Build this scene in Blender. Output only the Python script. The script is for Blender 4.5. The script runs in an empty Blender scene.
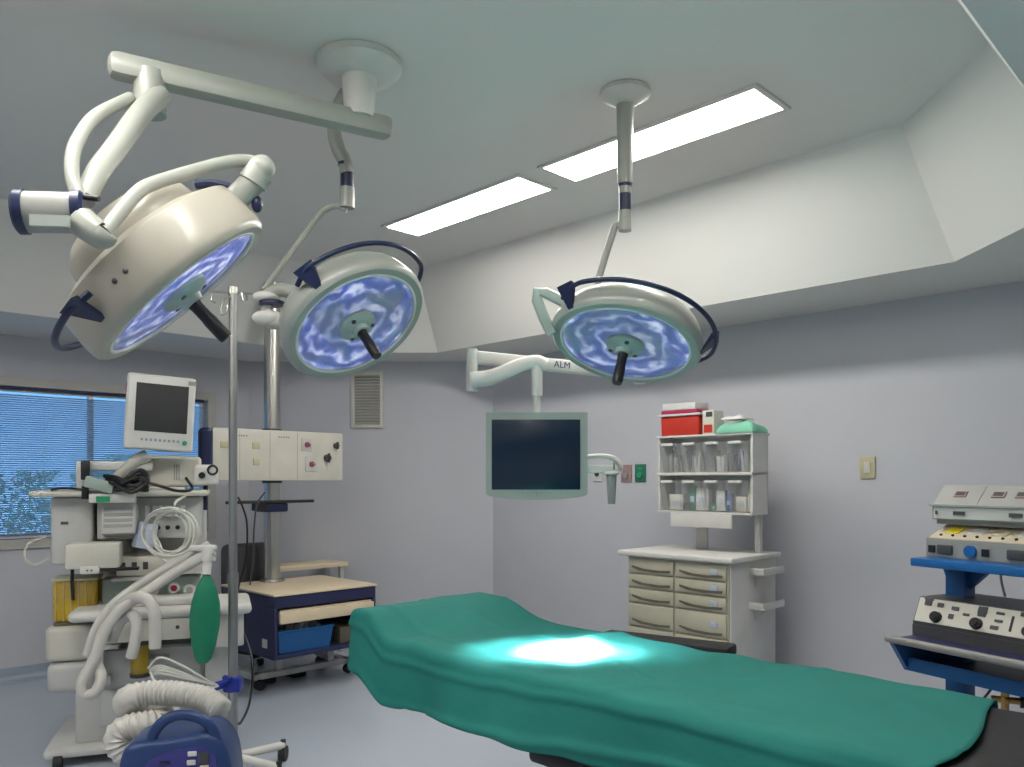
import bpy, bmesh, math, random
from mathutils import Vector, Matrix, Quaternion
random.seed(7)
C = bpy.context.scene.collection
PI = math.pi; S2 = math.sqrt(2)
V = Vector
F = 800.0; HY = 480.0; CH = 1.5
def P(px, py, Y):
    return V(((px-512)/F*Y, Y, CH+(HY-py)/F*Y))
def UV(u, v, z=0):
    return V(((u-v)/S2, (u+v)/S2, z))
# ------------------------------------------------------------------ materials
def mat(name, col, rough=.5, metal=0, var=.06, scale=6, bump=0, bscale=60, emit=None, es=0, trans=0, alpha=1, ior=1.45, coat=0, sheen=0):
    m = bpy.data.materials.new(name); m.use_nodes = True
    nt = m.node_tree; b = nt.nodes['Principled BSDF']
    tc = nt.nodes.new('ShaderNodeTexCoord')
    n = nt.nodes.new('ShaderNodeTexNoise'); n.inputs['Scale'].default_value = scale; n.inputs['Detail'].default_value = 3
    nt.links.new(tc.outputs['Object'], n.inputs['Vector'])
    r = nt.nodes.new('ShaderNodeValToRGB')
    r.color_ramp.elements[0].position = .3; r.color_ramp.elements[1].position = .7
    r.color_ramp.elements[0].color = [c*(1-var) for c in col]+[1]
    r.color_ramp.elements[1].color = [min(1, c*(1+var)) for c in col]+[1]
    nt.links.new(n.outputs['Fac'], r.inputs['Fac']); nt.links.new(r.outputs['Color'], b.inputs['Base Color'])
    b.inputs['Roughness'].default_value = rough; b.inputs['Metallic'].default_value = metal
    b.inputs['IOR'].default_value = ior
    if coat: b.inputs['Coat Weight'].default_value = coat
    if sheen: b.inputs['Sheen Weight'].default_value = sheen
    if trans: b.inputs['Transmission Weight'].default_value = trans
    if alpha < 1: b.inputs['Alpha'].default_value = alpha
    if emit:
        b.inputs['Emission Color'].default_value = list(emit)+[1]; b.inputs['Emission Strength'].default_value = es
    if bump:
        n2 = nt.nodes.new('ShaderNodeTexNoise'); n2.inputs['Scale'].default_value = bscale; n2.inputs['Detail'].default_value = 4
        nt.links.new(tc.outputs['Object'], n2.inputs['Vector'])
        bp = nt.nodes.new('ShaderNodeBump'); bp.inputs['Strength'].default_value = bump; bp.inputs['Distance'].default_value = .01
        nt.links.new(n2.outputs['Fac'], bp.inputs['Height']); nt.links.new(bp.outputs['Normal'], b.inputs['Normal'])
    return m
M = {}
def D(k, *a, **kw): M[k] = mat(k, *a, **kw)
D('wall', (.52, .525, .565), .55, var=.015, scale=2, bump=.05)
D('ceiling', (.70, .69, .66), .6, var=.012, scale=2)
D('floor', (.45, .50, .57), .22, var=.03, scale=1.2, coat=.15)
D('coving', (.30, .36, .44), .3)
D('cream', (.60, .58, .51), .35)
D('white', (.62, .61, .58), .35)
D('lampshell', (.33, .345, .31), .4, var=.02, coat=.2)
D('lampcream', (.37, .35, .295), .4, var=.02, coat=.2)
D('greengrey', (.32, .39, .36), .35)
D('grey', (.29, .295, .28), .4)
D('ltgrey', (.52, .52, .50), .4)
D('dkgrey', (.06, .06, .065), .45)
D('black', (.012, .012, .014), .4)
D('navy', (.012, .018, .06), .35)
D('navypanel', (.022, .026, .085), .45)
D('steel', (.55, .54, .50), .28, metal=1)
D('steeldull', (.36, .36, .36), .38, metal=1)
D('bluepaint', (.008, .085, .26), .35)
D('bluebright', (.010, .11, .34), .35)
D('bluebin', (.008, .09, .28), .35)
D('clampblue', (.01, .03, .30), .3)
D('warmer', (.018, .045, .15), .38)
D('warmerpanel', (.045, .04, .22), .4)
D('screen', (.010, .022, .045), .16)
D('screendark', (.030, .030, .032), .6)
D('bezel', (.33, .37, .34), .4)
D('beige', (.60, .53, .40), .45)
D('wood', (.72, .60, .42), .45, var=.08, scale=3)
D('drawer', (.46, .44, .34), .4)
D('darkbrown_shade', (.12, .11, .08), .6)  # painted shade of the drawer recesses, also plain dark brown parts
D('outletred', (.28,.07,.09), .45)
D('red', (.50, .035, .02), .4)
D('magenta', (.36, .02, .09), .5)
D('greencloth', (.20, .50, .36), .8, bump=.2)
D('green', (.02, .30, .13), .5)
D('greenbag', (.010, .20, .11), .42, var=.1)
D('greenplate', (.03, .16, .10), .4)
D('pinkplate', (.35, .22, .22), .4)
D('ivory', (.50, .47, .30), .4)
D('hose', (.60, .58, .54), .5)
D('cleartube', (.75, .75, .70), .3, alpha=.75)
D('brass', (.45, .28, .10), .35, metal=1)
D('rubber', (.02, .02, .022), .6)
D('pad', (.016, .016, .018), .55, bump=.15, bscale=30)
D('logo', (.05, .05, .16), .5)
D('skin_tag', (.5, .35, .1), .5)
D('amber', (.62, .42, .02), .12, alpha=.62)
D('liquid', (.80, .62, .04), .2)
D('clearplastic', (.8, .82, .84), .1, alpha=.12)
D('glass', (.9, .95, 1.0), .02, alpha=.10)
D('paleblue', (.45, .50, .62), .5)
D('blindslat', (.50, .66, .82), .5)  # blue cast of the daylight put into the slat colour
D('hedge', (.22, .60, .22), .8, var=.6, scale=9)
D('lawn', (.3, .5, .25), .9)
D('troffer', (.9, .9, .86), .4, emit=(1, .965, .90), es=14.0, var=.0)
D('bluescreenlabel', (.25, .3, .38), .4)
def cloth_mat():
    m = mat('drape', (.010, .175, .150), .8, var=.05, scale=5, bump=.5, bscale=11)
    return m
M['drape'] = cloth_mat()
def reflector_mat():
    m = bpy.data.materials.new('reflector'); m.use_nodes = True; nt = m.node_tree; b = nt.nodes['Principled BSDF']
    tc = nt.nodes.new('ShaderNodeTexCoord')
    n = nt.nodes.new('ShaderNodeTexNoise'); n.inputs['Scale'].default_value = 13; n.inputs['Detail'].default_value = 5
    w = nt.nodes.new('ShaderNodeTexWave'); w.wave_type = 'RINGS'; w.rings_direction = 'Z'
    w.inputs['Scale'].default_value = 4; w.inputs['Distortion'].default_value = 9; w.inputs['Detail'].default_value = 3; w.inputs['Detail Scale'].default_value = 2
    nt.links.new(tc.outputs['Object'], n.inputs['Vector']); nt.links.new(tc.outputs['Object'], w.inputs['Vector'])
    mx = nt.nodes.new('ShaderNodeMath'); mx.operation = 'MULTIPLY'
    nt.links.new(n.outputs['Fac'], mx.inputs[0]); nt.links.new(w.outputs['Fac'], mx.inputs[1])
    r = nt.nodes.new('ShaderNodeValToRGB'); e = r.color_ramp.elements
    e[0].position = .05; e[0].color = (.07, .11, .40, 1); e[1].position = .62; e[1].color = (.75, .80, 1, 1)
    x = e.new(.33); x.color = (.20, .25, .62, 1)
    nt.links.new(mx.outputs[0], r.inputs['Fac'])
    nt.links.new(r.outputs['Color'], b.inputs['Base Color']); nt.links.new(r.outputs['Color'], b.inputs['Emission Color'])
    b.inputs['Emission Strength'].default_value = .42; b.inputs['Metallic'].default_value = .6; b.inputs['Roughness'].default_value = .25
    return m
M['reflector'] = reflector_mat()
D('bulbglow', (.9, .92, 1), .3, emit=(.8, .88, 1), es=.8)
# ------------------------------------------------------------------ mesh building (all in world coordinates unless a matrix is given)
def rotz(a): return Matrix.Rotation(a, 4, 'Z')
def T(p): return Matrix.Translation(V(p))
def catmull(pts, n=8, closed=False):
    pts = [V(p) for p in pts]; out = []; N = len(pts)
    for i in range(N if closed else N-1):
        p0 = pts[(i-1) % N] if closed or i > 0 else pts[0]*2-pts[1]
        p1 = pts[i]; p2 = pts[(i+1) % N]
        p3 = pts[(i+2) % N] if closed or i+2 < N else p2*2-p1
        for k in range(n):
            t = k/n
            out.append(.5*((2*p1)+(p2-p0)*t+(2*p0-5*p1+4*p2-p3)*t*t+(3*p1-p0-3*p2+p3)*t**3))
    if not closed: out.append(pts[-1])
    return out
class MB:
    def __init__(s, xf=None): s.bm = bmesh.new(); s.xf = xf or Matrix()
    def _add(s, verts, faces, m=0):
        vs = [s.bm.verts.new(s.xf @ V(v)) for v in verts]
        fs = []
        for f in faces:
            try: q = s.bm.faces.new([vs[i] for i in f]); q.material_index = m; fs.append(q)
            except ValueError: pass
        return vs, fs
    def box(s, lo, hi, m=0, bev=0, seg=2, xf=None, taper=None):
        x0, y0, z0 = lo; x1, y1, z1 = hi
        vs = [(x0,y0,z0),(x1,y0,z0),(x1,y1,z0),(x0,y1,z0),(x0,y0,z1),(x1,y0,z1),(x1,y1,z1),(x0,y1,z1)]
        if taper:
            cx, cy = (x0+x1)/2, (y0+y1)/2
            vs = vs[:4]+[(cx+(x-cx)*taper[0], cy+(y-cy)*taper[1], z) for x, y, z in vs[4:]]
        if xf: vs = [xf @ V(v) for v in vs]
        vv, ff = s._add(vs, [(0,3,2,1),(4,5,6,7),(0,1,5,4),(1,2,6,5),(2,3,7,6),(3,0,4,7)], m)
        if bev:
            ed = list({e for f in ff for e in f.edges})
            bmesh.ops.bevel(s.bm, geom=ed, offset=bev, segments=seg, affect='EDGES', profile=.5, clamp_overlap=True, material=-1)
        return s
    def cbox(s, c, size, rz=0, m=0, bev=0, seg=2, rx=0, ry=0):
        h = V(size)/2
        return s.box(-h, h, m, bev, seg, xf=T(c) @ rotz(rz) @ Matrix.Rotation(rx, 4, 'X') @ Matrix.Rotation(ry, 4, 'Y'))
    def cyl(s, p0, p1, r0, r1=None, seg=24, m=0):
        p0, p1 = V(p0), V(p1); r1 = r0 if r1 is None else r1
        q = V((0,0,1)).rotation_difference(p1-p0).to_matrix()
        vs = []; 
        for p, r in ((p0, r0), (p1, r1)):
            for i in range(seg):
                a = 2*PI*i/seg; vs.append(p+q @ V((r*math.cos(a), r*math.sin(a), 0)))
        fs = [(i, (i+1) % seg, seg+(i+1) % seg, seg+i) for i in range(seg)]+[tuple(range(seg-1,-1,-1)), tuple(range(seg, 2*seg))]
        s._add(vs, fs, m); return s
    def tube(s, pts, r, seg=10, closed=False, m=0, smooth=8, corr=0, cper=.012, flat=1):
        if smooth: pts = catmull(pts, smooth, closed)
        pts = [V(p) for p in pts]
        if corr:
            out = [pts[0]]; step = cper/2; acc = 0
            for a, b in zip(pts, pts[1:]):
                L = (b-a).length; t = step-acc
                while t <= L: out.append(a.lerp(b, t/L)); t += step
                acc = L-(t-step)
            pts = out
        n = len(pts); tn = []
        for i in range(n):
            a = pts[(i-1) % n] if closed or i > 0 else pts[i]; b = pts[(i+1) % n] if closed or i < n-1 else pts[i]
            d = (b-a); tn.append(d.normalized() if d.length > 1e-9 else V((0,0,1)))
        up = V((0,0,1)) if abs(tn[0].z) < .9 else V((1,0,0))
        nr = (up-tn[0]*up.dot(tn[0])).normalized(); vs = []
        for i in range(n):
            if i: nr = tn[i-1].rotation_difference(tn[i]) @ nr; nr = (nr-tn[i]*nr.dot(tn[i])).normalized()
            bn = tn[i].cross(nr)
            rr = (r(i/(n-1)) if callable(r) else r)*(1+(corr if i % 2 else -corr))
            for k in range(seg):
                a = 2*PI*k/seg; vs.append(pts[i]+nr*rr*math.cos(a)*flat+bn*rr*math.sin(a))
        fs = []
        for i in range(n if closed else n-1):
            j = (i+1) % n
            for k in range(seg): fs.append((i*seg+k, i*seg+(k+1) % seg, j*seg+(k+1) % seg, j*seg+k))
        if not closed: fs += [tuple(range(seg-1,-1,-1)), tuple((n-1)*seg+k for k in range(seg))]
        s._add(vs, fs, m); return s
    def lathe(s, prof, seg=48, m=0, xf=None, sx=1, sy=1, close=False):
        xf = xf or Matrix(); vs = []
        for r, z in prof:
            for k in range(seg):
                a = 2*PI*k/seg; vs.append(xf @ V((r*math.cos(a)*sx, r*math.sin(a)*sy, z)))
        n = len(prof); fs = []
        for i in range(n-1):
            for k in range(seg): fs.append((i*seg+k, i*seg+(k+1) % seg, (i+1)*seg+(k+1) % seg, (i+1)*seg+k))
        if prof[0][0] > 1e-4 and not close: fs.append(tuple(range(seg-1,-1,-1)))
        if prof[-1][0] > 1e-4 and not close: fs.append(tuple((n-1)*seg+k for k in range(seg)))
        s._add(vs, fs, m); return s
    def sphere(s, c, r, m=0, sc=(1,1,1), seg=20, xf=None):
        prof = [(max(0, math.sin(PI*i/12))*1, -math.cos(PI*i/12)) for i in range(13)]
        return s.lathe([(a if a > 1e-6 else 1e-5, b) for a, b in prof], seg, m, T(c) @ (xf or Matrix()) @ Matrix.Diagonal((r*sc[0], r*sc[1], r*sc[2], 1)))
    def prism(s, poly, z0, z1, m=0, xf=None):
        xf = xf or Matrix(); n = len(poly)
        vs = [xf @ V((x, y, z0)) for x, y in poly]+[xf @ V((x, y, z1)) for x, y in poly]
        s._add(vs, [tuple(range(n-1,-1,-1)), tuple(range(n, 2*n))]+[(i, (i+1) % n, n+(i+1) % n, n+i) for i in range(n)], m); return s
    def text(s, txt, size, xf, m=0, ext=.0008):
        cu = bpy.data.curves.new('t', 'FONT'); cu.body = txt; cu.size = size; cu.extrude = ext; cu.align_x = 'CENTER'; cu.align_y = 'CENTER'
        o = bpy.data.objects.new('t', cu); C.objects.link(o)
        me = bpy.data.meshes.new_from_object(o.evaluated_get(bpy.context.evaluated_depsgraph_get()))
        bpy.data.objects.remove(o)
        s._add([xf @ v.co for v in me.vertices], [tuple(p.vertices) for p in me.polygons], m)
        bpy.data.meshes.remove(me); bpy.data.curves.remove(cu); return s
    def build(s, name, mats, parent=None, mw=None, smooth=True, base=None, angle=38):
        if not isinstance(mats, (list, tuple)): mats = [mats]
        bmesh.ops.recalc_face_normals(s.bm, faces=s.bm.faces[:])
        if mw is None:
            if parent is not None: mw = T(WM[parent.name].translation)
            else:
                if base is None:
                    lo = [min(v.co[i] for v in s.bm.verts) for i in range(3)]; hi = [max(v.co[i] for v in s.bm.verts) for i in range(3)]
                    base = V(((lo[0]+hi[0])/2, (lo[1]+hi[1])/2, lo[2]))
                mw = T(base)
            s.bm.transform(mw.inverted())
        me = bpy.data.meshes.new(name); s.bm.to_mesh(me); s.bm.free()
        for k in mats: me.materials.append(M[k])
        if smooth:
            me.shade_smooth(); me.set_sharp_from_angle(angle=math.radians(angle))
        o = bpy.data.objects.new(name, me); C.objects.link(o)
        if parent is not None:
            o.parent = parent; o.matrix_basis = WM[parent.name].inverted() @ mw
        else: o.matrix_basis = mw
        WM[o.name] = mw.copy(); return o
WM = {}
def thing(name, label, cat, loc, group=None, mw=None):
    o = bpy.data.objects.new(name, None); C.objects.link(o)
    mw = mw or T(loc); o.matrix_basis = mw; WM[o.name] = mw.copy()
    o.empty_display_size = .1
    o['label'] = label; o['category'] = cat
    if group: o['group'] = group
    return o
def tag(o, label, cat, group=None, kind=None):
    o['label'] = label; o['category'] = cat
    if group: o['group'] = group
    if kind: o['kind'] = kind
    return o
def struct(o): o['kind'] = 'structure'; return o
def part(name, mats, parent, fn, mw=None, **kw):
    b = MB(); fn(b); return b.build(name, mats, parent, mw=mw, **kw)
def lab(o, l): o['label'] = l; return o

# ================================================================== THE ROOM
HS = 2.58; HC = 3.2
room = [(-2.40,7.29), (-.173,7.29), (3.1,4.017), (3.1,1.8), (-.9,-2.2), (-2.3,-2.2), (-7.095,2.595)]
hole = [(-1.6,6.78), (-.63,6.78), (2.19,3.96), (2.19,2.98), (-1.4,-.61), (-2.4,-.61), (-5.2,2.19), (-5.2,3.18)]
def offset(poly, d):
    n = len(poly); out = []
    for i in range(n):
        p0, p1, p2 = V(poly[i-1]), V(poly[i]), V(poly[(i+1) % n])
        e1 = (p1-p0).normalized(); e2 = (p2-p1).normalized()
        n1 = V((e1.y, -e1.x)); n2 = V((e2.y, -e2.x))
        a = p1+n1*d; b = p1+n2*d
        den = e1.x*e2.y-e1.y*e2.x
        t = ((b.x-a.x)*e2.y-(b.y-a.y)*e2.x)/den
        out.append(tuple(a+e1*t))
    return out
top = offset(hole, .33)
b = MB(); bm = b.bm
def loop(poly, z):
    vs = [bm.verts.new((x, y, z)) for x, y in poly]
    return vs, [bm.edges.new((vs[i], vs[(i+1) % len(vs)])) for i in range(len(vs))]
r_v, r_e = loop(offset(room, -.12), HS); h_v, h_e = loop(hole, HS)
bmesh.ops.triangle_fill(bm, use_beauty=True, use_dissolve=False, edges=r_e+h_e)
t_v, t_e = loop(top, HC)
for i in range(8):
    j = (i+1) % 8; bm.faces.new((h_v[i], h_v[j], t_v[j], t_v[i]))
bm.faces.new(t_v)
rt_v, _ = loop(offset(room, -.12), HC+.25)          # roof slab above, so the ceiling has thickness
for i in range(len(r_v)):
    j = (i+1) % len(r_v); bm.faces.new((r_v[i], r_v[j], rt_v[j], rt_v[i]))
bm.faces.new(rt_v)
struct(b.build('ceiling', 'ceiling', smooth=False))
b = MB(); b.prism(offset(room, -.12), -.08, 0); struct(b.build('floor', 'floor', smooth=False))
def wallseg(name, p0, p1, holes=None, mats='wall'):
    p0, p1 = V(p0).to_3d(), V(p1).to_3d(); e = (p1-p0); L = e.length; e.normalize()
    n = V((-e.y, e.x, 0))                               # outward (room listed clockwise)
    xf = Matrix((( e.x, n.x, 0, p0.x), (e.y, n.y, 0, p0.y), (0,0,1,0), (0,0,0,1)))
    b = MB(xf)
    if holes:
        a0, a1, z0, z1 = holes
        b.box((0,0,0), (a0,.12,HS)).box((a1,0,0), (L,.12,HS)).box((a0,0,0), (a1,.12,z0)).box((a0,0,z1), (a1,.12,HS))
    else: b.box((0,0,0), (L,.12,HS))
    return struct(b.build(name, mats, smooth=False)), xf, L
wallseg('wall_back', room[0], room[1]); wallseg('wall_right', room[1], room[2]); wallseg('wall_side', room[2], room[3])
wallseg('wall_near', room[3], room[4]); wallseg('wall_rear', room[4], room[5]); wallseg('wall_far', room[5], room[6])
Lw = (V(room[0])-V(room[6])).length
ucorner = (room[0][0]+room[0][1])/S2
def au(u): return Lw-(ucorner-u)
WZ0, WZ1 = 1.055, 2.20
w0, w1 = au(-.3), au(3.07)
_, WX, _ = wallseg('wall_left', room[6], room[0], (w0, w1, WZ0, WZ1))
def coving(name, p0, p1):
    p0, p1 = V(p0).to_3d(), V(p1).to_3d(); e = (p1-p0); L = e.length; e.normalize(); n = V((-e.y, e.x, 0))
    xf = Matrix(((e.x, n.x, 0, p0.x), (e.y, n.y, 0, p0.y), (0,0,1,0), (0,0,0,1)))
    b = MB(xf)
    prof = [(-.06, .001), (-.03, .006), (-.012, .022), (-.006, .05), (-.006, .10), (.0, .102), (.0, .001)]
    vs = [(0, y, z) for y, z in prof]+[(L, y, z) for y, z in prof]; k = len(prof)
    b._add(vs, [tuple(range(k)), tuple(range(2*k-1, k-1, -1))]+[(i, (i+1) % k, k+(i+1) % k, k+i) for i in range(k)])
    struct(b.build(name, 'coving'))
coving('baseboard_left', room[6], room[0]); coving('baseboard_back', room[0], room[1]); coving('baseboard_right', room[1], room[2]); coving('baseboard_side', room[2], room[3])

# window: casing, sash with mullions, pane
win = MB(WX); fw = .07
win.box((w0-fw, -.025, WZ0-fw), (w1+fw, .0, WZ0)).box((w0-fw, -.025, WZ1), (w1+fw, 0, WZ1+fw)).box((w0-fw, -.025, WZ0), (w0, 0, WZ1)).box((w1, -.025, WZ0), (w1+fw, 0, WZ1))
D('casing', (.46, .45, .42), .5)
wo = struct(win.build('window_1', 'casing', smooth=False))
b = MB(WX)
for x in (w0, w0+.85, w0+1.7, au(2.12), w1-.035): b.box((x, .03, WZ0), (x+.035, .08, WZ1))
b.box((w0, .03, WZ0), (w1, .08, WZ0+.035)).box((w0, .03, WZ1-.035), (w1, .08, WZ1)); b.build('window_frame', 'steeldull', wo, smooth=False)
b = MB(WX); b.box((w0+.02, .05, WZ0+.02), (w1-.02, .056, WZ1-.02)); b.build('window_pane', 'glass', wo, smooth=False)
# blinds
bt = thing('window_blind', 'horizontal slat blind tinted daylight blue, filling the wide window', 'blind', WX @ V(((w0+w1)/2, .01, WZ0)))
b = MB(WX); zz = WZ0+.04
while zz < WZ1-.05:
    b.box((w0+.01, -.0105, -.0006), (w1-.03, .0105, .0006), xf=T((0, .012, zz)) @ Matrix.Rotation(math.radians(-28), 4, 'X')); zz += .0165
b.build('slats', 'blindslat', bt, smooth=False)
b = MB(WX); b.box((w0+.005, -.003, WZ1-.022), (w1-.025, .026, WZ1-.002), bev=.004); b.build('head_rail', 'navypanel', bt)
b = MB(WX); b.box((w0+.01, 0, WZ0+.004), (w1-.03, .024, WZ0+.022), bev=.004); b.build('bottom_rail', 'paleblue', bt)
b = MB(WX)
for x in (w0+.3, w0+1.2, w0+2.1, w1-.28):
    b = MB(WX); b.cyl((x, .012, WZ0+.01), (x, .012, WZ1-.04), .0012, seg=5); b.build('ladder_cord', 'ltgrey', bt)
b = MB(WX); b.cyl((w1-.06, -.012, WZ1-.75), (w1-.06, -.012, WZ1-.03), .004, seg=8); b.build('tilt_wand', 'white', bt)
# outside: lawn and shrubs
b = MB(WX); b.box((-3, .14, -.45), (Lw+4, 14, -.4)); g = b.build('lawn', 'lawn', smooth=False); struct(g)
for i in range(9):
    b = MB(); c0 = WX @ V((w0+.1+i*.47+random.uniform(-.1,.1), 3.0+random.uniform(-.3,.6), -.4)); hh = [1.9,2.0,2.25,2.15,2.0,1.85,1.9,1.95,2.1][i]
    for k in range(1000):
        a = random.uniform(0, 2*PI); t = random.random()**.7; rr = .42*math.sqrt(random.random())*(1-.45*t)
        p = c0+V((rr*math.cos(a), rr*math.sin(a), .1+hh*t)); q = Quaternion(V((random.gauss(0,1), random.gauss(0,1), random.gauss(0,1))).normalized(), random.uniform(0, 6))
        s_ = random.uniform(.03, .06)
        b._add([p+q @ V(w)*s_ for w in ((-1,0,0), (0,-.45,0), (1,0,0), (0,.45,0))], [(0,1,2,3)])
    b.cyl(c0, c0+V((0,0,hh*.7)), .03, .015, seg=6)
    tag(b.build('shrub', 'hedge', smooth=False, base=c0), 'leafy green shrub outside the window, seen through the blind', 'shrub', 'shrubs outside the window')

# vent on the back wall
vt = thing('wall_vent', 'cream louvred air vent high on the wall behind the middle lamp', 'vent', V((-1.31, 7.28, 1.98)))
x0, x1, z0, z1 = -1.45, -1.18, 1.985, 2.475
part('frame', 'cream', vt, lambda b: (b.box((x0-.01,7.262,z0+.02), (x0+.02,7.289,z1-.02)), b.box((x1-.02,7.262,z0+.02), (x1+.01,7.289,z1-.02)), b.box((x0-.01,7.262,z1-.02), (x1+.01,7.289,z1+.01)), b.box((x0-.01,7.262,z0-.01), (x1+.01,7.289,z0+.02))), smooth=False)
def louv(b):
    z = z0+.03
    while z < z1-.02: b.cbox(((x0+x1)/2, 7.275, z), (x1-x0-.04, .022, .003), rx=-.6); z += .027
part('louvre', 'cream', vt, louv, smooth=False)
part('backing', 'grey', vt, lambda b: b.box((x0+.02,7.284,z0+.02), (x1-.02,7.289,z1-.02)), smooth=False)

# plates on the right wall (u = 5.03)
RW = rotz(-PI/4)   # local x along the wall towards the camera, local y into the wall
RU = 7.117/S2
def rwl(px, py):    # point on the right wall seen at a pixel -> local (x along wall, z)
    k = (px-512)/F; Y = 7.117/(1+k); return (k*Y*math.cos(PI/4)-Y*math.sin(PI/4), CH+(HY-py)/F*Y)
def plate(name, label, cat, px, py, w, h, base, extra, em):
    x, z = rwl(px, py); b = MB(RW); y = RU
    t = thing(name, label, cat, RW @ V((x, y-.001, z-h/2)))
    b.box((x-w/2, y-.012, z-h/2), (x+w/2, y-.001, z+h/2), bev=.003); b.build('cover_plate', base, t)
    b = MB(RW); extra(b, x, y-.012, z); b.build('control', em, t)
plate('light_switch', 'ivory switch plate alone on the wall left of the blue rack', 'switch', 868, 467.5, .092, .135, 'ivory',
      lambda b, x, y, z: b.box((x-.018, y-.006, z-.035), (x+.018, y, z+.035), bev=.002), 'cream')
plate('gas_outlet', 'green wall outlet plate beside the supply shelf', 'outlet', 641, 473, .10, .135, 'greenplate',
      lambda b, x, y, z: (b.cyl((x, y-.012, z-.015), (x, y, z-.015), .022), b.box((x-.02, y-.004, z+.025), (x+.02, y, z+.045))), 'green')
plate('gas_outlet', 'reddish grey wall outlet plate next to the green plate', 'outlet', 627, 473.5, .10, .135, 'pinkplate',
      lambda b, x, y, z: (b.cyl((x, y-.012, z-.015), (x, y, z-.015), .022), b.box((x-.02, y-.004, z+.025), (x+.02, y, z+.045))), 'grey')
plate('gas_outlet', 'white wall outlet plate with dark centre, just past the monitor edge', 'outlet', 598, 474, .09, .12, 'white',
      lambda b, x, y, z: b.cyl((x, y-.01, z), (x, y, z), .02), 'dkgrey')

# ceiling troffers
def troffer(u, v, label, L=1.24, w=.27):
    xf = T(UV(u, v, HC)) @ rotz(-PI/4)
    t = thing('ceiling_light', label, 'ceiling light', xf.translation, 'recessed ceiling lights')
    b = MB(xf); f = .025
    b.box((-L/2-f,-w/2-f,-.012), (L/2+f,-w/2,-.001)).box((-L/2-f,w/2,-.012), (L/2+f,w/2+f,-.001)).box((-L/2-f,-w/2,-.012), (-L/2,w/2,-.001)).box((L/2,-w/2,-.012), (L/2+f,w/2,-.001))
    b.build('frame', 'white', t, smooth=False)
    b = MB(xf); b.box((-L/2,-w/2,-.008), (L/2,w/2,-.002)); b.build('diffuser', 'troffer', t, smooth=False)
uL = 4.555*1.03/S2
sv = 1.03/S2
troffer(uL, 5.15*sv, 'bright recessed ceiling light, far one of the row, above the middle lamp')
troffer(uL, 3.19*sv, 'bright recessed ceiling light, near one of the row, behind the right lamp pole')
troffer(-1.2, 3.7, 'added ceiling fill light near the window side, out of view')  # from here on, unseen lights added to brighten the room
troffer(-1.2, 2.2, 'added ceiling fill light left of the camera, out of view')
troffer(.9, 1.15, 'added ceiling fill light above the photographer, out of view')
troffer(.55, 2.3, 'added ceiling fill light over the head side, out of view')
troffer(2.2, .62, 'added ceiling fill light over the foot of the table, out of view')

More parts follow.
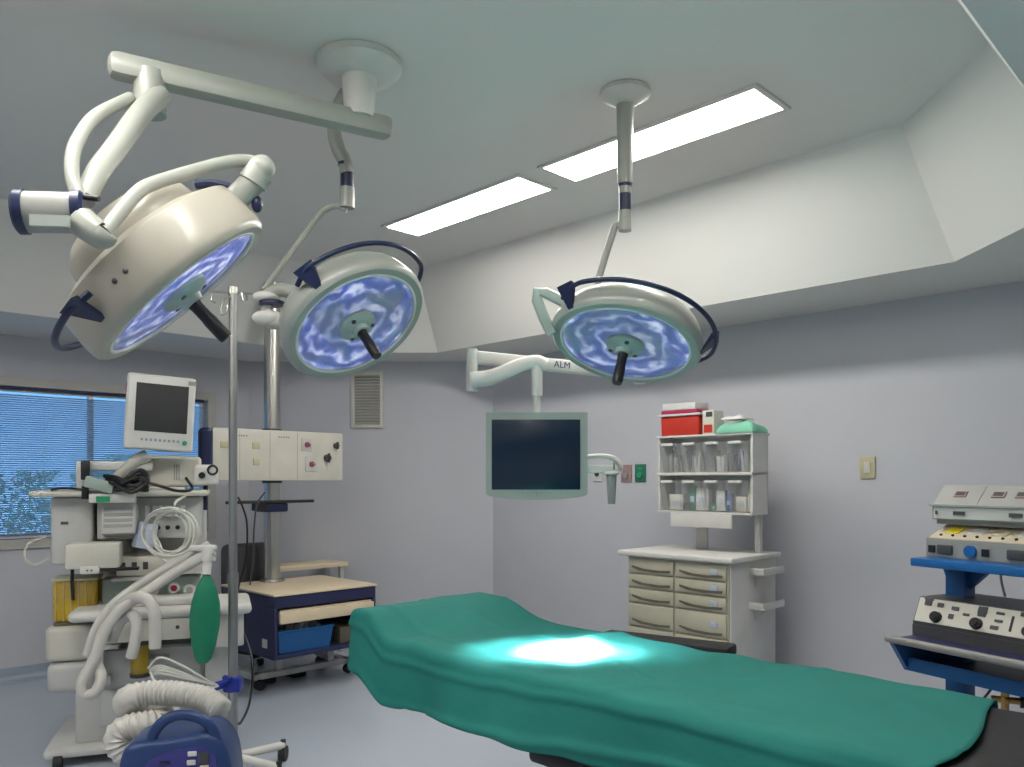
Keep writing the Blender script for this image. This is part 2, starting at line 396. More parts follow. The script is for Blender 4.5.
# ================================================================== SURGICAL LAMPS
def img_dir(px, py, a, c):
    """normal whose picture direction is angle a (radians, clockwise from right, y down) and cosine c to the viewer"""
    r = V(((px-512)/F, 1, (HY-py)/F)).normalized(); rt = r.cross(V((0,0,1))).normalized(); up = rt.cross(r)
    s = math.sqrt(1-c*c)
    return (rt*math.cos(a)*s - up*math.sin(a)*s - r*c).normalized()
def frame_for(n, p, xdir):
    z = -n; x = (xdir-z*xdir.dot(z)).normalized(); y = z.cross(x)
    return Matrix(((x.x,y.x,z.x,p.x),(x.y,y.y,z.y,p.y),(x.z,y.z,z.z,p.z),(0,0,0,1)))
def lamp_head(t, F0, R, dep, dome, rail_a0, rail_a1, brackets, rail_gap=.05, rail_z=.05, shell='lampshell', drum=False, bw_=.045):
    # local: opening faces -Z, back +Z
    k = R/.33
    h = part('housing', shell, t, lambda b: b.lathe([(R*.84,.004),(R*.86,-.006),(R*.95,-.008),(R*.99,.004),(R,.02),*([(R,.05),(R*.985,dep*.8),(R*.965,dep)] if drum else [(R*.985,.05),(R*.955,dep*.7),(R*.90,dep)]),(R*.80,dep*1.18),(R*.62,dep*1.3+dome*.35),(R*.40,dep*1.36+dome*.75),(R*.2,dep*1.38+dome*.95),(1e-4,dep*1.38+dome)], 72), mw=F0)
    # inner bowl with facets
    def bowl(b):
        prof = [(R*.84,.004),(R*.80,.03),(R*.70,.075),(R*.56,.11),(R*.38,.125),(R*.18,.125),(1e-4,.12)]
        seg = 48
        b.lathe(prof, seg)
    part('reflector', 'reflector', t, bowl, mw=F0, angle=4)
    def ribs(b):
        for i in range(16):
            a = 2*PI*i/16
            pts = [(R*.80*math.cos(a), R*.80*math.sin(a), .026), (R*.66*math.cos(a+.05), R*.66*math.sin(a+.05), .075), (R*.40*math.cos(a+.1), R*.40*math.sin(a+.1), .115)]
            b.tube(pts, .0035*k, 6, smooth=4)
        for rr, z in ((.72,.064),(.52,.108)): b.tube([(R*rr*math.cos(j*PI/12), R*rr*math.sin(j*PI/12), z) for j in range(24)], .003*k, 6, closed=True, smooth=2)
    part('facet_ribs', 'bulbglow', t, ribs, mw=F0)
    part('glass_cover', 'glass', t, lambda b: b.lathe([(R*.83,.004),(R*.83,.001),(R*.15,-.004),(R*.15,-.001)], 48, close=True), mw=F0)
    part('trim_ring', 'white', t, lambda b: b.tube([(R*.85*math.cos(j*PI/16), R*.85*math.sin(j*PI/16), -.004) for j in range(32)], .006*k, 8, closed=True, smooth=2), mw=F0)
    hub = part('hub', 'greengrey', t, lambda b: b.lathe([(1e-4,-.05*k),(R*.10,-.048*k),(R*.12,-.03*k),(R*.22,-.02*k),(R*.25,-.008*k),(R*.25,.03),(R*.12,.1),(R*.1,.118)], 40), mw=F0)
    for a in (.5, 2.6, 4.7): part('screw', 'dkgrey', hub, lambda b: b.cyl((R*.185*math.cos(a), R*.185*math.sin(a), -.027*k), (R*.185*math.cos(a), R*.185*math.sin(a), -.015*k), .010*k, seg=10), mw=F0)
    hd = part('handle', 'black', t, lambda b: b.lathe([(1e-4,-.19*k),(.020*k,-.189*k),(.023*k,-.180*k),(.023*k,-.12*k),(.021*k,-.10*k),(.021*k,-.06*k),(.023*k,-.05*k),(.023*k,-.045*k)], 20), mw=F0)
    RR = R+rail_gap
    n = 24; pts = []
    for i in range(n+1):
        a = rail_a0+(rail_a1-rail_a0)*i/n
        f = 1
        e = min(i, n-i)/n*9
        if e < 1: f = 1-.10*(1-e)
        pts.append((RR*f*math.cos(a), RR*f*math.sin(a), rail_z))
    rl = part('hand_rail', 'navy', t, lambda b: b.tube(pts, .0105*k, 10, smooth=2), mw=F0)
    for a in brackets:
        X = F0 @ rotz(a)
        br = bw_*k
        vs = []
        for (ra, rb, hw, zz) in ((R*.965, R*.993, br*.3, rail_z-.068*k), (RR-.016, RR+.010, br, rail_z+.014)):
            vs += [(ra,-hw,zz),(rb,-hw,zz),(rb,hw,zz),(ra,hw,zz)]
        part('bracket', 'navy', rl, lambda b: b._add(vs, [(0,3,2,1),(4,5,6,7),(0,1,5,4),(1,2,6,5),(2,3,7,6),(3,0,4,7)]), mw=X)
    return h
hubc = V((-.62, 3.25, HC))
# --- large lamp
n1 = img_dir(182, 294, math.radians(46), .16)
c1 = P(183, 292, 2.62)
major = (P(240, 240, 2.62)-P(120, 350, 2.62)); F1 = frame_for(n1, c1, major)
big = thing('surgical_lamp', 'largest surgical lamp, tilted steeply at the upper left with dark blue rail', 'surgical lamp', hubc+V((-.2,-.1,0)), 'ceiling surgical lamps')
R1 = .345
lamp_head(big, F1, R1, .15, .0, PI-.5, PI+1.15, (PI+1.0,), rail_gap=.055, rail_z=.105, shell='lampcream', drum=True, bw_=.036)
part('rear_dome', 'lampcream', big, lambda b: b.lathe([(.235,.15),(.235,.20),(.224,.245),(.19,.28),(.13,.30),(.07,.31),(1e-4,.312)], 48), mw=F1 @ T((.01,0,0)))
part('screws', 'dkgrey', big, lambda b: [b.sphere(F1 @ V((math.cos(a)*R1*.985, math.sin(a)*R1*.985, .085)), .009) for a in (PI+1.35, PI+1.48)] )
# yoke fitting: bracket block on rim, elbow, bent tube to drum joint
Y1 = 2.62
blk = part('yoke_block', 'lampshell', big, lambda b: b.cyl(P(232,203,Y1), P(262,173,Y1), .040, .040), )
part('elbow', 'lampshell', big, lambda b: (b.cyl(P(252,183,Y1), P(262,166,Y1), .046, .040), b.sphere(P(262,168,Y1), .042)))
part('yoke_tube', 'lampshell', big, lambda b: b.tube([P(262,167,Y1), P(250,161,Y1), P(228,162,Y1-.05), P(190,172,Y1-.16), P(152,184,Y1-.26), P(137,193,Y1-.31), P(122,210,Y1-.36), P(104,232,Y1-.42)], .020, 14))
part('slot', 'dkgrey', big, lambda b: (b.cbox(F1 @ V((R1*.93, .05, .06)), (.03,.012,.012), rz=.4), b.cbox(F1 @ V((R1*.96, .02, .05)), (.03,.012,.012), rz=.4)))
part('mount_bracket', 'navy', big, lambda b: (b.tube([P(196,185,Y1+.1), P(215,184,Y1+.1), P(240,190,Y1+.06)], .018, 8, flat=.8), b.sphere(P(257,204,Y1+.02), .022, sc=(.8,1,1.3))))
part('arm_elbow', 'lampshell', big, lambda b: b.tube([P(82,222,Y1-.42), P(92,230,Y1-.43), P(102,236,Y1-.43), P(107,231,Y1-.43)], lambda t: .042-.010*t, 18))
dr0, dr1 = P(21,212,Y1-.44), P(80,213,Y1-.40)
part('drum', 'grey', big, lambda b: b.cyl(dr0, dr1, .055, .055, 40))
for e, s_ in ((dr0, -1), (dr1, 1)):
    dx = (dr1-dr0).normalized()*s_
    part('end_cap', 'navy', big, lambda b: (b.cyl(e-dx*.014, e+dx*.008, .060, .060, 40), b.cyl(e+dx*.008, e+dx*.016, .060, .050, 40)))
part('nameplate', 'bezel', big, lambda b: b.cbox(P(50,221,Y1-.42-.062), (.10,.012,.03), rz=.1))
part('lower_arm', 'lampshell', big, lambda b: b.tube([P(80,200,2.22), P(73,180,2.24), P(72,160,2.28), P(78,140,2.36), P(96,116,2.52), P(130,98,2.74)], .020, 14))
part('spring_arm', 'lampshell', big, lambda b: b.tube([P(84,200,2.28), P(98,172,2.36), P(116,148,2.5), P(142,112,2.72), P(160,96,2.86)], lambda t: .030+.008*t, 16))
part('link_peg', 'black', big, lambda b: b.cyl(P(84,197,2.2), P(99,199,2.2), .008, seg=10))
part('extension_arm', 'lampshell', big, lambda b: (b.cbox((P(150,98,2.86)+hubc+V((0,0,-.16)))/2, (1.05,.09,.09), rz=math.atan2(hubc.y-2.86, hubc.x-P(150,98,2.86).x), bev=.03, ry=0), b.cyl(P(150,98,2.86)+V((0,0,-.06)), P(150,98,2.86)+V((0,0,.09)), .055)))
# --- middle lamp
n2 = img_dir(358, 318, math.radians(56), .60)
c2 = P(357, 325, 3.4); F2 = frame_for(n2, c2, P(420,270,3.4)-P(310,345,3.4))
mid = thing('surgical_lamp', 'middle surgical lamp facing down towards the table, hung from a thin bent tube', 'surgical lamp', hubc, 'ceiling surgical lamps')
R2 = .325
lamp_head(mid, F2, R2, .12, .04, -1.85, .30, (-1.65,), rail_gap=.045, rail_z=.075)
YJ = 3.5
part('yoke', 'lampshell', mid, lambda b: (b.tube([P(262,312,YJ), P(275,322,YJ), P(296,318,YJ), P(306,306,YJ-.02)], .034, 14), b.tube([P(262,300,YJ), P(280,290,YJ), P(300,296,YJ), P(312,300,YJ)], .030, 14)))
part('joint', 'white', mid, lambda b: (b.sphere(P(268,318,YJ), .05, sc=(1.4,1,.7)), b.sphere(P(266,297,YJ), .045, sc=(1.3,1,.6)), b.cyl(P(268,318,YJ), P(266,292,YJ), .022)))
part('joint_band', 'navy', mid, lambda b: b.lathe([(.045,0),(.055,.004),(.055,.018),(.045,.022)], 30, xf=T(P(272,306,YJ))))
part('suspension_tube', 'lampshell', mid, lambda b: b.tube([P(347,210,YJ), P(338,206,YJ), P(327,209,YJ), P(314,222,YJ), P(264,290,YJ)], .0135, 12))
part('pivot_housing', 'lampshell', mid, lambda b: (b.cyl(P(347,208,YJ), P(347,188,YJ), .032), ))
part('pivot_band', 'navy', mid, lambda b: (b.cyl(P(347,191,YJ), P(347,172,YJ), .029), b.cyl(P(345,166,YJ), P(345,163,YJ), .031)))
part('drop_arm', 'lampshell', mid, lambda b: b.tube([P(347,174,YJ), P(345,162,YJ), P(338,148,YJ), P(334,128,YJ), P(340,105,3.42), P(350,88,3.35)], .031, 16))
part('ceiling_canopy', 'white', mid, lambda b: (b.lathe([(.17,-.003),(.17,-.03),(.14,-.06),(.07,-.07),(.06,-.23)], 40, xf=T(hubc)), ))
# --- right lamp
n3 = img_dir(630, 335, math.radians(102), .52)
c3 = P(625, 345, 3.4); F3 = frame_for(n3, c3, P(700,350,3.4)-P(560,320,3.4))
rgt = thing('surgical_lamp', 'right-hand surgical lamp shining on the green draped table, hung from a vertical pole', 'surgical lamp', P(625,93,3.5), 'ceiling surgical lamps')
R3 = .325
lamp_head(rgt, F3, R3, .105, .03, -PI+.42, .42, (-PI+.60, -.28), rail_gap=.045, rail_z=.065)
YK = 3.5
part('yoke', 'greengrey', rgt, lambda b: b.tube([P(552,334,3.4), P(544,318,3.4), P(537,300,3.4), P(537,292,3.4), P(546,293,3.4), P(566,303,3.4)], .016, 8, smooth=0, flat=1.5))
part('suspension_tube', 'lampshell', rgt, lambda b: b.tube([P(624,229,YK), P(616,226,YK), P(611,238,YK), P(600,274,YK+.02), P(597,290,YK+.04)], .016, 12))
part('pivot_housing', 'lampshell', rgt, lambda b: b.cyl(P(625,231,YK), P(625,211,YK), .028))
part('pivot_band', 'navy', rgt, lambda b: (b.cyl(P(625,213,YK), P(625,193,YK), .026), b.cyl(P(625,187,YK), P(625,184.5,YK), .029)))
part('drop_pole', 'lampshell', rgt, lambda b: (b.cyl(P(625,194,YK), P(625,180,YK), .027), b.cyl(P(625,184,YK), P(625,92,YK), .033, .038)))
part('ceiling_canopy', 'white', rgt, lambda b: b.lathe([(.11,-.002),(.11,-.02),(.06,-.05),(.04,-.06)], 36, xf=T(V((P(625,93,YK).x, YK, HC)))))

# spots (the lamps are on)
def spot(F0, tgt, e, size, blend):
    ld = bpy.data.lights.new('spot', 'SPOT'); ld.energy = e; ld.spot_size = math.radians(size); ld.spot_blend = blend; ld.color = (.80,.90,1); ld.shadow_soft_size = .04
    o = bpy.data.objects.new('lamp_beam', ld); C.objects.link(o); p = F0 @ V((0,0,-.24))
    o.location = p; o.rotation_euler = (V(tgt)-p).to_track_quat('-Z', 'Y').to_euler()
    o['kind'] = 'helper'
TG = V((.19, 2.80, .93))
spot(F3, TG, 2300, 19, 1); spot(F2, TG+V((.03,.0,0)), 900, 15, 1); spot(F1, TG+V((-.05,0,0)), 350, 24, 1)

# ================================================================== FLAT MONITOR ON WHITE ARM
YM = 3.85
mon = thing('wall_monitor', 'flat grey framed monitor with blank dark screen hanging below a white double arm', 'monitor', P(537,412,YM))
def scr_xf(px, py, Y, rz, rx=0): return T(P(px, py, Y)) @ rotz(rz) @ Matrix.Rotation(rx, 4, 'X')
mx = scr_xf(536.5, 455.5, YM, 0)
w2, h2 = .243, .205
def mon_case(b):
    b.xf = mx
    n = 10; poly = [(-w2,h2),(w2,h2),(w2,-h2*.9)]
    poly += [(w2*math.cos(PI*i/(n))*1, -h2*.9-.028*math.sin(PI*i/n)) for i in range(1, n)]+[(-w2,-h2*.9)]
    b.prism([(x, -z) for x, z in poly], -.03, .03, xf=Matrix.Rotation(-PI/2, 4, 'X') )
b = MB(); mon_case(b); b.build('bezel', 'bezel', mon)
b = MB(mx); b.box((-w2+.028,-.033,-h2*.80+.0), (w2-.035,-.0295,h2-.034), bev=.002); b.build('screen', 'screen', mon)
b = MB(mx)
for i in range(7): b.box((-.07+i*.022,-.034,-.182), (-.06+i*.022,-.0295,-.176))
b.cyl((.0,-.034,-.190), (.0,-.0295,-.190), .004, seg=10); b.build('buttons', 'grey', mon)
b = MB(mx); b.box((-.12,.03,-.12), (.12,.07,.13), bev=.012); b.build('rear_cover', 'bezel', mon)
part('stem', 'white', mon, lambda b: (b.cyl(P(537,413,YM+.01), P(537,392,YM+.01), .016), b.cyl(P(537,396,YM+.01), P(537,366,YM+.01), .026)))
part('lower_arm', 'white', mon, lambda b: b.tube([P(471,380,YM+.03), P(492,377,YM+.03), P(520,366,YM+.02), P(536,362,YM+.01), P(546,366,YM+.01)], lambda t: .036-.006*t, 12, flat=1.1))
part('arm_elbow', 'white', mon, lambda b: b.cyl(P(472,391,YM+.05), P(472,349,YM+.05), .027))
ua0, ua1 = P(472,357,YM+.06), P(640,374,YM+.30)
def upper_arm(b):
    d = ua1-ua0; c = (ua0+ua1)/2
    b.box((-d.length/2,-.03,-.031), (d.length/2,.03,.031), bev=.014, xf=T(c) @ rotz(math.atan2(d.y,d.x)) @ Matrix.Rotation(-math.atan2(d.z, math.hypot(d.x,d.y)), 4, 'Y'))
arm = part('upper_arm', 'white', mon, upper_arm)
b = MB(); 
dA = (ua1-ua0).normalized(); nA = V((dA.y, -dA.x, 0)).normalized(); uA_ = nA.cross(dA)*-1
tA = next(k/200 for k in range(200) if (ua0+(ua1-ua0)*k/200).x/(ua0+(ua1-ua0)*k/200).y*F+512 > 560)
uA_ = dA.cross(nA); uA_ = uA_ if uA_.z > 0 else -uA_
pA = ua0+(ua1-ua0)*tA+nA*.0305
xt = Matrix(((dA.x,uA_.x,nA.x,pA.x),(dA.y,uA_.y,nA.y,pA.y),(dA.z,uA_.z,nA.z,pA.z),(0,0,0,1)))
b.text('ALM', .046, xt, ext=.0015); b.build('logo', 'logo', arm)
wp_ = P(640,368,6.13)
part('wall_link', 'white', mon, lambda b: (b.cyl(ua1+V((0,0,-.05)), ua1+V((0,0,.09)), .032), b.tube([ua1+V((0,0,.06)), wp_+V((-.02,-.02,0))], .03, 12, smooth=0), b.cbox(wp_+V((-.02,-.02,0)), (.16,.05,.2), rz=-PI/4, bev=.01)))
sh = part('side_handle', 'white', mon, lambda b: (b.tube([P(584,457,YM), P(600,456,YM), P(613,458,YM), P(620,465,YM), P(620,473,YM)], .012, 10), b.box((P(584,0,YM).x,YM-.012,P(0,473,YM).z), (P(618,0,YM).x,YM+.012,P(0,465,YM).z), bev=.006), b.lathe([(.034,0),(.038,.008),(.034,.02)], 24, xf=T(P(611.5,475,YM)))))
part('grip', 'grey', sh, lambda b: b.cyl(P(611.5,475,YM), P(611.5,504,YM), .026, .018))
part('slot', 'dkgrey', sh, lambda b: b.cbox(P(614,466,YM-.014), (.006,.006,.035)))

# ================================================================== OPERATING TABLE + DRAPE
U0, U1, VE, VD, ZT = 1.796, 2.45, 2.65, .57, .905
TX = rotz(-PI/4)     # local x = -v (towards the foot), local y = u
tb = thing('operating_table', 'operating table with black mattress, mostly hidden under the green drape', 'operating table', UV((U0+U1)/2, 1.3, 0))
def tpart(name, m, fn, parent=None, **kw):
    b = MB(TX); fn(b); return b.build(name, m, parent or tb, **kw)
um = (U0+U1)/2
tpart('mattress', 'pad', lambda b: b.box((-VD-.05, U0+.02, ZT-.095), (.45, U1-.02, ZT-.01), bev=.02, seg=3))
tpart('mattress', 'pad', lambda b: b.box((-VE+.03, U0+.02, ZT-.095), (-VD-.06, U1-.02, ZT-.018), bev=.02, seg=3))
tpart('head_pad', 'pad', lambda b: b.box((-VE+.05, U0+.08, ZT-.02), (-VE+.13, U1-.06, ZT+.03), bev=.02, seg=3))
tpart('table_top', 'ltgrey', lambda b: b.box((-VE+.05, U0+.04, ZT-.15), (.42, U1-.04, ZT-.10), bev=.008))
for y in (U0+.01, U1-.02): tpart('side_rail', 'steel', lambda b: b.box((-VE+.15, y, ZT-.15), (.35, y+.012, ZT-.12), bev=.002))
tpart('under_frame', 'ltgrey', lambda b: b.box((-1.95, U0+.1, ZT-.24), (-.9, U1-.1, ZT-.15), bev=.015))
tpart('column_head', 'black', lambda b: b.box((-1.78, U0+.05, ZT-.31), (-.8, U1-.12, ZT-.245), bev=.02))
tpart('column', 'steel', lambda b: (b.box((-1.45, um-.17, .14), (-1.0, um+.17, ZT-.31), bev=.03)))
tpart('base', 'ltgrey', lambda b: b.box((-1.9, um-.27, .04), (-.6, um+.27, .15), bev=.04, taper=(.9,.8)))
for sx in (-1.8, -.7):
    for sy in (-.2, .2): tpart('caster', 'rubber', lambda b: b.cyl((sx, um+sy-.02, .035), (sx, um+sy+.02, .035), .035))
ab = thing('arm_board', 'dark padded arm board along the far edge of the draped table', 'arm board', P(670,640,3.25))
AX = T(P(670, 640, 3.13)) @ rotz(-PI/4+.22)
b = MB(AX); b.box((-.30,-.03,-.045), (.24,.085,.0), bev=.012); b.build('pad', 'pad', ab)
b = MB(AX); b.box((-.27,-.01,-.07), (.27,.07,-.046), bev=.006); b.build('board', 'dkgrey', ab)
b = MB(AX); b.cyl((.0,.03,-.07), (.0,-.21,-.115), .012); b.build('bracket', 'steel', ab)

def drape():
    bm = bmesh.new(); ns, nt_ = 190, 120
    hang_n, hang_f, hang_e = .235, .20, .22
    L = VE-VD; W = U1-U0
    hang_f = .12; smin = -hang_e; tmin = -hang_n; tmax = W+hang_f
    def nz(x, y): 
        return (math.sin(x*3.1+y*1.3)*.5+math.sin(x*7.7-y*4.1+1)*.3+math.sin(x*13.3+y*9.7+2)*.2)
    grid = []
    for i in range(ns+1):
        row = []
        s_ = smin+(L-smin)*i/ns
        # foot edge is slightly curved
        for j in range(nt_+1):
            t = tmin+(tmax-tmin)*j/nt_
            ss = s_
            if i > ns*.9: ss = s_+ (i/ns-.9)/.1*(.035*math.sin(t*6.0+.6))
            cx = min(max(ss, 0), 99); cy = min(max(t, 0), W)
            dx = ss-cx; dy = t-cy; d = math.hypot(dx, dy)
            if dx and dy: q_ = max(abs(dx), abs(dy))/d
            # top relief
            Lr = .16+.26*cy/W; head = min(1, max(0, 1-max(cx-.07, 0)/Lr)); head = head*head*(3-2*head)
            side = min(1, max(0, (cy+.10)/.22)); side *= min(1, max(0, (W-cy+.12)/.2))
            z = ZT+.085*head+.012*math.exp(-((cx-.45)/.1)**2)*0
            z += .006*nz(cx*2.2, cy*3)+.003*math.exp(-((cy-.2-.25*math.sin(cx*2.2+.5))/.012)**2)+.004*math.exp(-((cx-1.25-.5*cy)/.02)**2)+.004*math.exp(-((cx-.35+.3*cy)/.015)**2)+.0025*math.sin(cx*23+cy*5)*math.exp(-((cx-.9)/.8)**2)
            z += .010*math.exp(-((cy-.10-.03*math.sin(cx*4))/.02)**2)*(.4+.6*math.sin(cx*3+1)**2)*.5
            z += .016*math.exp(-((cx-.62-.25*cy)/.035)**2)*max(0, (cy-.25)/W)
            if d > 0:
                ox, oy = dx/d, dy/d
                if dx and dy: d *= q_
                r = .028
                arc = r*PI/2
                if d < arc: a = d/r; out = r*math.sin(a); dn = r*(1-math.cos(a))
                else: out = r; dn = r+(d-arc)
                along = cx if abs(oy) > abs(ox) else cy*1.0+5
                k = max(0, dn-.02)/.2
                rip = .022*math.sin(along*8.5+1.2*math.sin(along*3))+.009*math.sin(along*21+1)+.010*math.sin(along*2.2)
                if abs(ox) > .1 and abs(oy) > .1: rip = rip*.4-.02
                out += k*(rip+.008)
                # horizontal fold crease on the near hang
                if oy < -.5: out += .008*math.exp(-((dn-.05-.015*math.sin(along*3))/.012)**2) + .012*math.exp(-((dn-.185-.03*math.sin(along*2.4+.5))/.014)**2)*(1 if along > .45 else .3)
                hl = 1+.05*math.sin(along*2.6+1)+.03*math.sin(along*7)
                x = cx+ox*out; y = cy+oy*out; zz_ = z-dn*hl
            else: x, y, zz_ = cx if i < ns*.9 else ss, cy, z
            p = TX @ V((-VE+x, U0+y, zz_)); row.append(bm.verts.new(p))
        grid.append(row)
    for i in range(ns):
        for j in range(nt_): bm.faces.new((grid[i][j], grid[i+1][j], grid[i+1][j+1], grid[i][j+1]))
    b = MB(); b.bm.free(); b.bm = bm
    o = b.build('surgical_drape', 'drape', angle=180)
    md = o.modifiers.new('thickness', 'SOLIDIFY'); md.thickness = .003; md.offset = 1
    tag(o, 'green surgical sheet draped over the operating table', 'drape')
drape()

# ================================================================== BLUE EQUIPMENT RACK (right)
O = P(889, 638, 3.3); RA = math.atan2(-.889, .458)
RX = T((O.x, O.y, 0)) @ rotz(RA); ZL = O.z
D('lipgrey', (.22,.22,.215), .4)
rk = thing('equipment_rack', 'bright blue equipment rack holding grey control units by the wall', 'rack', RX @ V((.3,.3,0)))
def rp(name, m, fn, parent=None, **kw):
    b = MB(RX); fn(b); return b.build(name, m, parent or rk, **kw)
RWd = .66
for x in (.02, RWd-.12):
    rp('upright', 'bluepaint', lambda b: (b.box((x,.33,.10), (x+.085,.41,1.155), bev=.006)))
    rp('foot', 'bluepaint', lambda b: (b.box((x,.0,.06), (x+.085,.62,.12), bev=.01)))
    for y in (.04, .58): rp('caster', 'rubber', lambda b: (b.cyl((x+.02,y,.032), (x+.06,y,.032), .032)))
rp('upper_shelf', 'bluebright', lambda b: b.box((0,.13,1.140), (RWd,.62,1.174), bev=.006))
for x0_, sg in ((.02, 1), (RWd-.12, 1)):
    rp('gusset', 'bluepaint', lambda b: b.prism([(-.02 if x0_ < .1 else x0_-.05, 1.142), (x0_+.19, 1.142), (x0_+.085, 1.04), (x0_, 1.04)], -.36, -.39, xf=Matrix.Rotation(PI/2, 4, 'X')))
tray = rp('lower_shelf', 'navypanel', lambda b: (b.box((0,.03,ZL-.02), (RWd,.55,ZL), bev=.003)))
rp('shelf_lip', 'lipgrey', lambda b: b.tube([(-.01,.0,ZL-.002), (RWd+.01,.0,ZL-.002)], .016, 10, smooth=0), tray)
for x in (-.005, RWd-.015):
    rp('side_panel', 'bluepaint', lambda b: b.prism([(.0, ZL-.01), (.55, ZL-.01), (.55, ZL-.12), (.10, ZL-.14)], 0, .02, xf=Matrix(((0,0,1,x),(1,0,0,0),(0,1,0,0),(0,0,0,1)))), tray)
rp('under_tray', 'navypanel', lambda b: b.box((.02,.10,ZL-.135), (RWd-.02,.53,ZL-.115)), tray)
rp('under_lip', 'bluepaint', lambda b: b.box((.0,.095,ZL-.14), (RWd,.105,ZL-.085)), tray)
# lower unit
def unit(name, label, x0, y0, z0, w, d, h, lean, face, case, ctl):
    t = thing(name, label, 'medical device', RX @ V((x0+w/2, y0+d/2, z0)))
    pr = [(y0, z0), (y0, z0+h*.36), (y0+lean, z0+h), (y0+d, z0+h), (y0+d, z0)]
    X = Matrix(((0,0,1,x0),(1,0,0,0),(0,1,0,0),(0,0,0,1)))
    b = MB(RX); b.prism(pr, 0, w, xf=X); c = b.build('case', case, t, smooth=False)
    # front plate
    a = math.atan2(lean, h*.64)
    FX = RX @ T((x0, y0, z0+h*.36)) @ Matrix.Rotation(-a, 4, 'X')
    Ls = math.hypot(lean, h*.64)
    b = MB(FX); b.box((.006,-.004,.004), (w-.006,.002,Ls-.004)); fp = b.build('front_plate', face, t, smooth=False)
    ctl(t, FX, Ls, w, RX @ T((x0, y0, z0)))
    return t
def ctlC(t, X, L, w, X0):
    for x in (.10, .27, .47):
        b = MB(X); b.cyl((x,-.022,L*.28), (x,-.003,L*.28), .021, .024); b.cyl((x,-.027,L*.28), (x,-.02,L*.28), .012); b.build('knob', 'black', t)
    for (x, z, ww, hh) in ((.05,.78,.03,.02),(.105,.76,.026,.018),(.05,.92,.04,.006),(.17,.72,.03,.014),(.28,.80,.035,.03),(.28,.66,.03,.02),(.35,.78,.03,.01),(.35,.5,.03,.01),(.34,.25,.03,.014),(.44,.86,.03,.016),(.55,.84,.05,.02),(.22,.55,.025,.01),(.16,.4,.02,.02)):
        b = MB(X); b.box((x-ww/2,-.008,L*z-hh/2), (x+ww/2,-.003,L*z+hh/2)); b.build('button' if ww < .032 else 'display', 'dkgrey', t, smooth=False)
    for x in (.40, .485):
        b = MB(X); b.box((x-.004,-.007,L*.2), (x+.004,-.003,L*.75)); b.build('slider', 'black', t, smooth=False)
    b = MB(X0); b.box((.0,-.004,.0), (w,.002,.045)); b.build('base_strip', 'dkgrey', t, smooth=False)
unit('control_unit', 'cream faced control unit with round black knobs on the lower rack shelf', .0, .15, ZL+.001, .64, .34, .158, .045, 'cream', 'dkgrey', ctlC)
def ctlB(t, X, L, w, X0):
    b = MB(X0); 
    b.build if False else None
    for (x, r, m) in ((.09,.026,'dkgrey'),(.20,.025,'bluebright'),(.38,.022,'dkgrey')):
        b = MB(X0); b.cyl((x,-.016,.036), (x,-.002,.036), r, seg=20) if m == 'bluebright' else b.box((x-.034,-.014,.016), (x+.034,-.002,.056), bev=.012); b.build('socket', m, t)
    for x in (.03, .26, .50):
        b = MB(X0); b.box((x-.014,-.01,.02), (x+.014,-.002,.05)); b.build('switch', 'black', t, smooth=False)
    for (x, m) in ((.08,'liquid'),(.18,'white'),(.28,'beige'),(.38,'white'),(.48,'liquid')):
        b = MB(X); b.box((x-.03,-.007,L*.35), (x+.03,-.003,L*.75)); b.build('display', m, t, smooth=False)
    for i in range(10):
        b = MB(X); b.cyl((.05+i*.052,-.009,L*.2), (.05+i*.052,-.003,L*.2), .006, seg=10); b.build('button', 'black', t)
def unitB(): 
    t = thing('electrosurgical_unit', 'beige electrosurgical unit with blue socket on the upper rack shelf', 'medical device', RX @ V((.33,.4,1.175)))
    x0, y0, z0, w, d = .0, .235, 1.175, .62, .32
    X = Matrix(((0,0,1,x0),(1,0,0,0),(0,1,0,0),(0,0,0,1)))
    b = MB(RX); b.prism([(y0,z0),(y0,z0+.078),(y0+.14,z0+.135),(y0+d,z0+.135),(y0+d,z0)], 0, w, xf=X); b.build('case', 'grey', t, smooth=False)
    a = math.atan2(.14, .057); L = math.hypot(.14, .057)
    FX = RX @ T((x0, y0, z0+.078)) @ Matrix.Rotation(-a, 4, 'X')
    b = MB(FX); b.box((.01,-.003,.004), (w-.01,.001,L-.004)); b.build('front_plate', 'beige', t, smooth=False)
    b = MB(RX); b.box((x0+.005,y0-.003,z0+.006), (x0+w-.005,y0,z0+.072)); b.build('lower_plate', 'grey', t, smooth=False)
    ctlB(t, FX, L, w, RX @ T((x0,y0,z0)))
    for y in (y0+.03, y0+d-.03):
        for x in (x0+.03, x0+w-.03):
            pass
unitB()
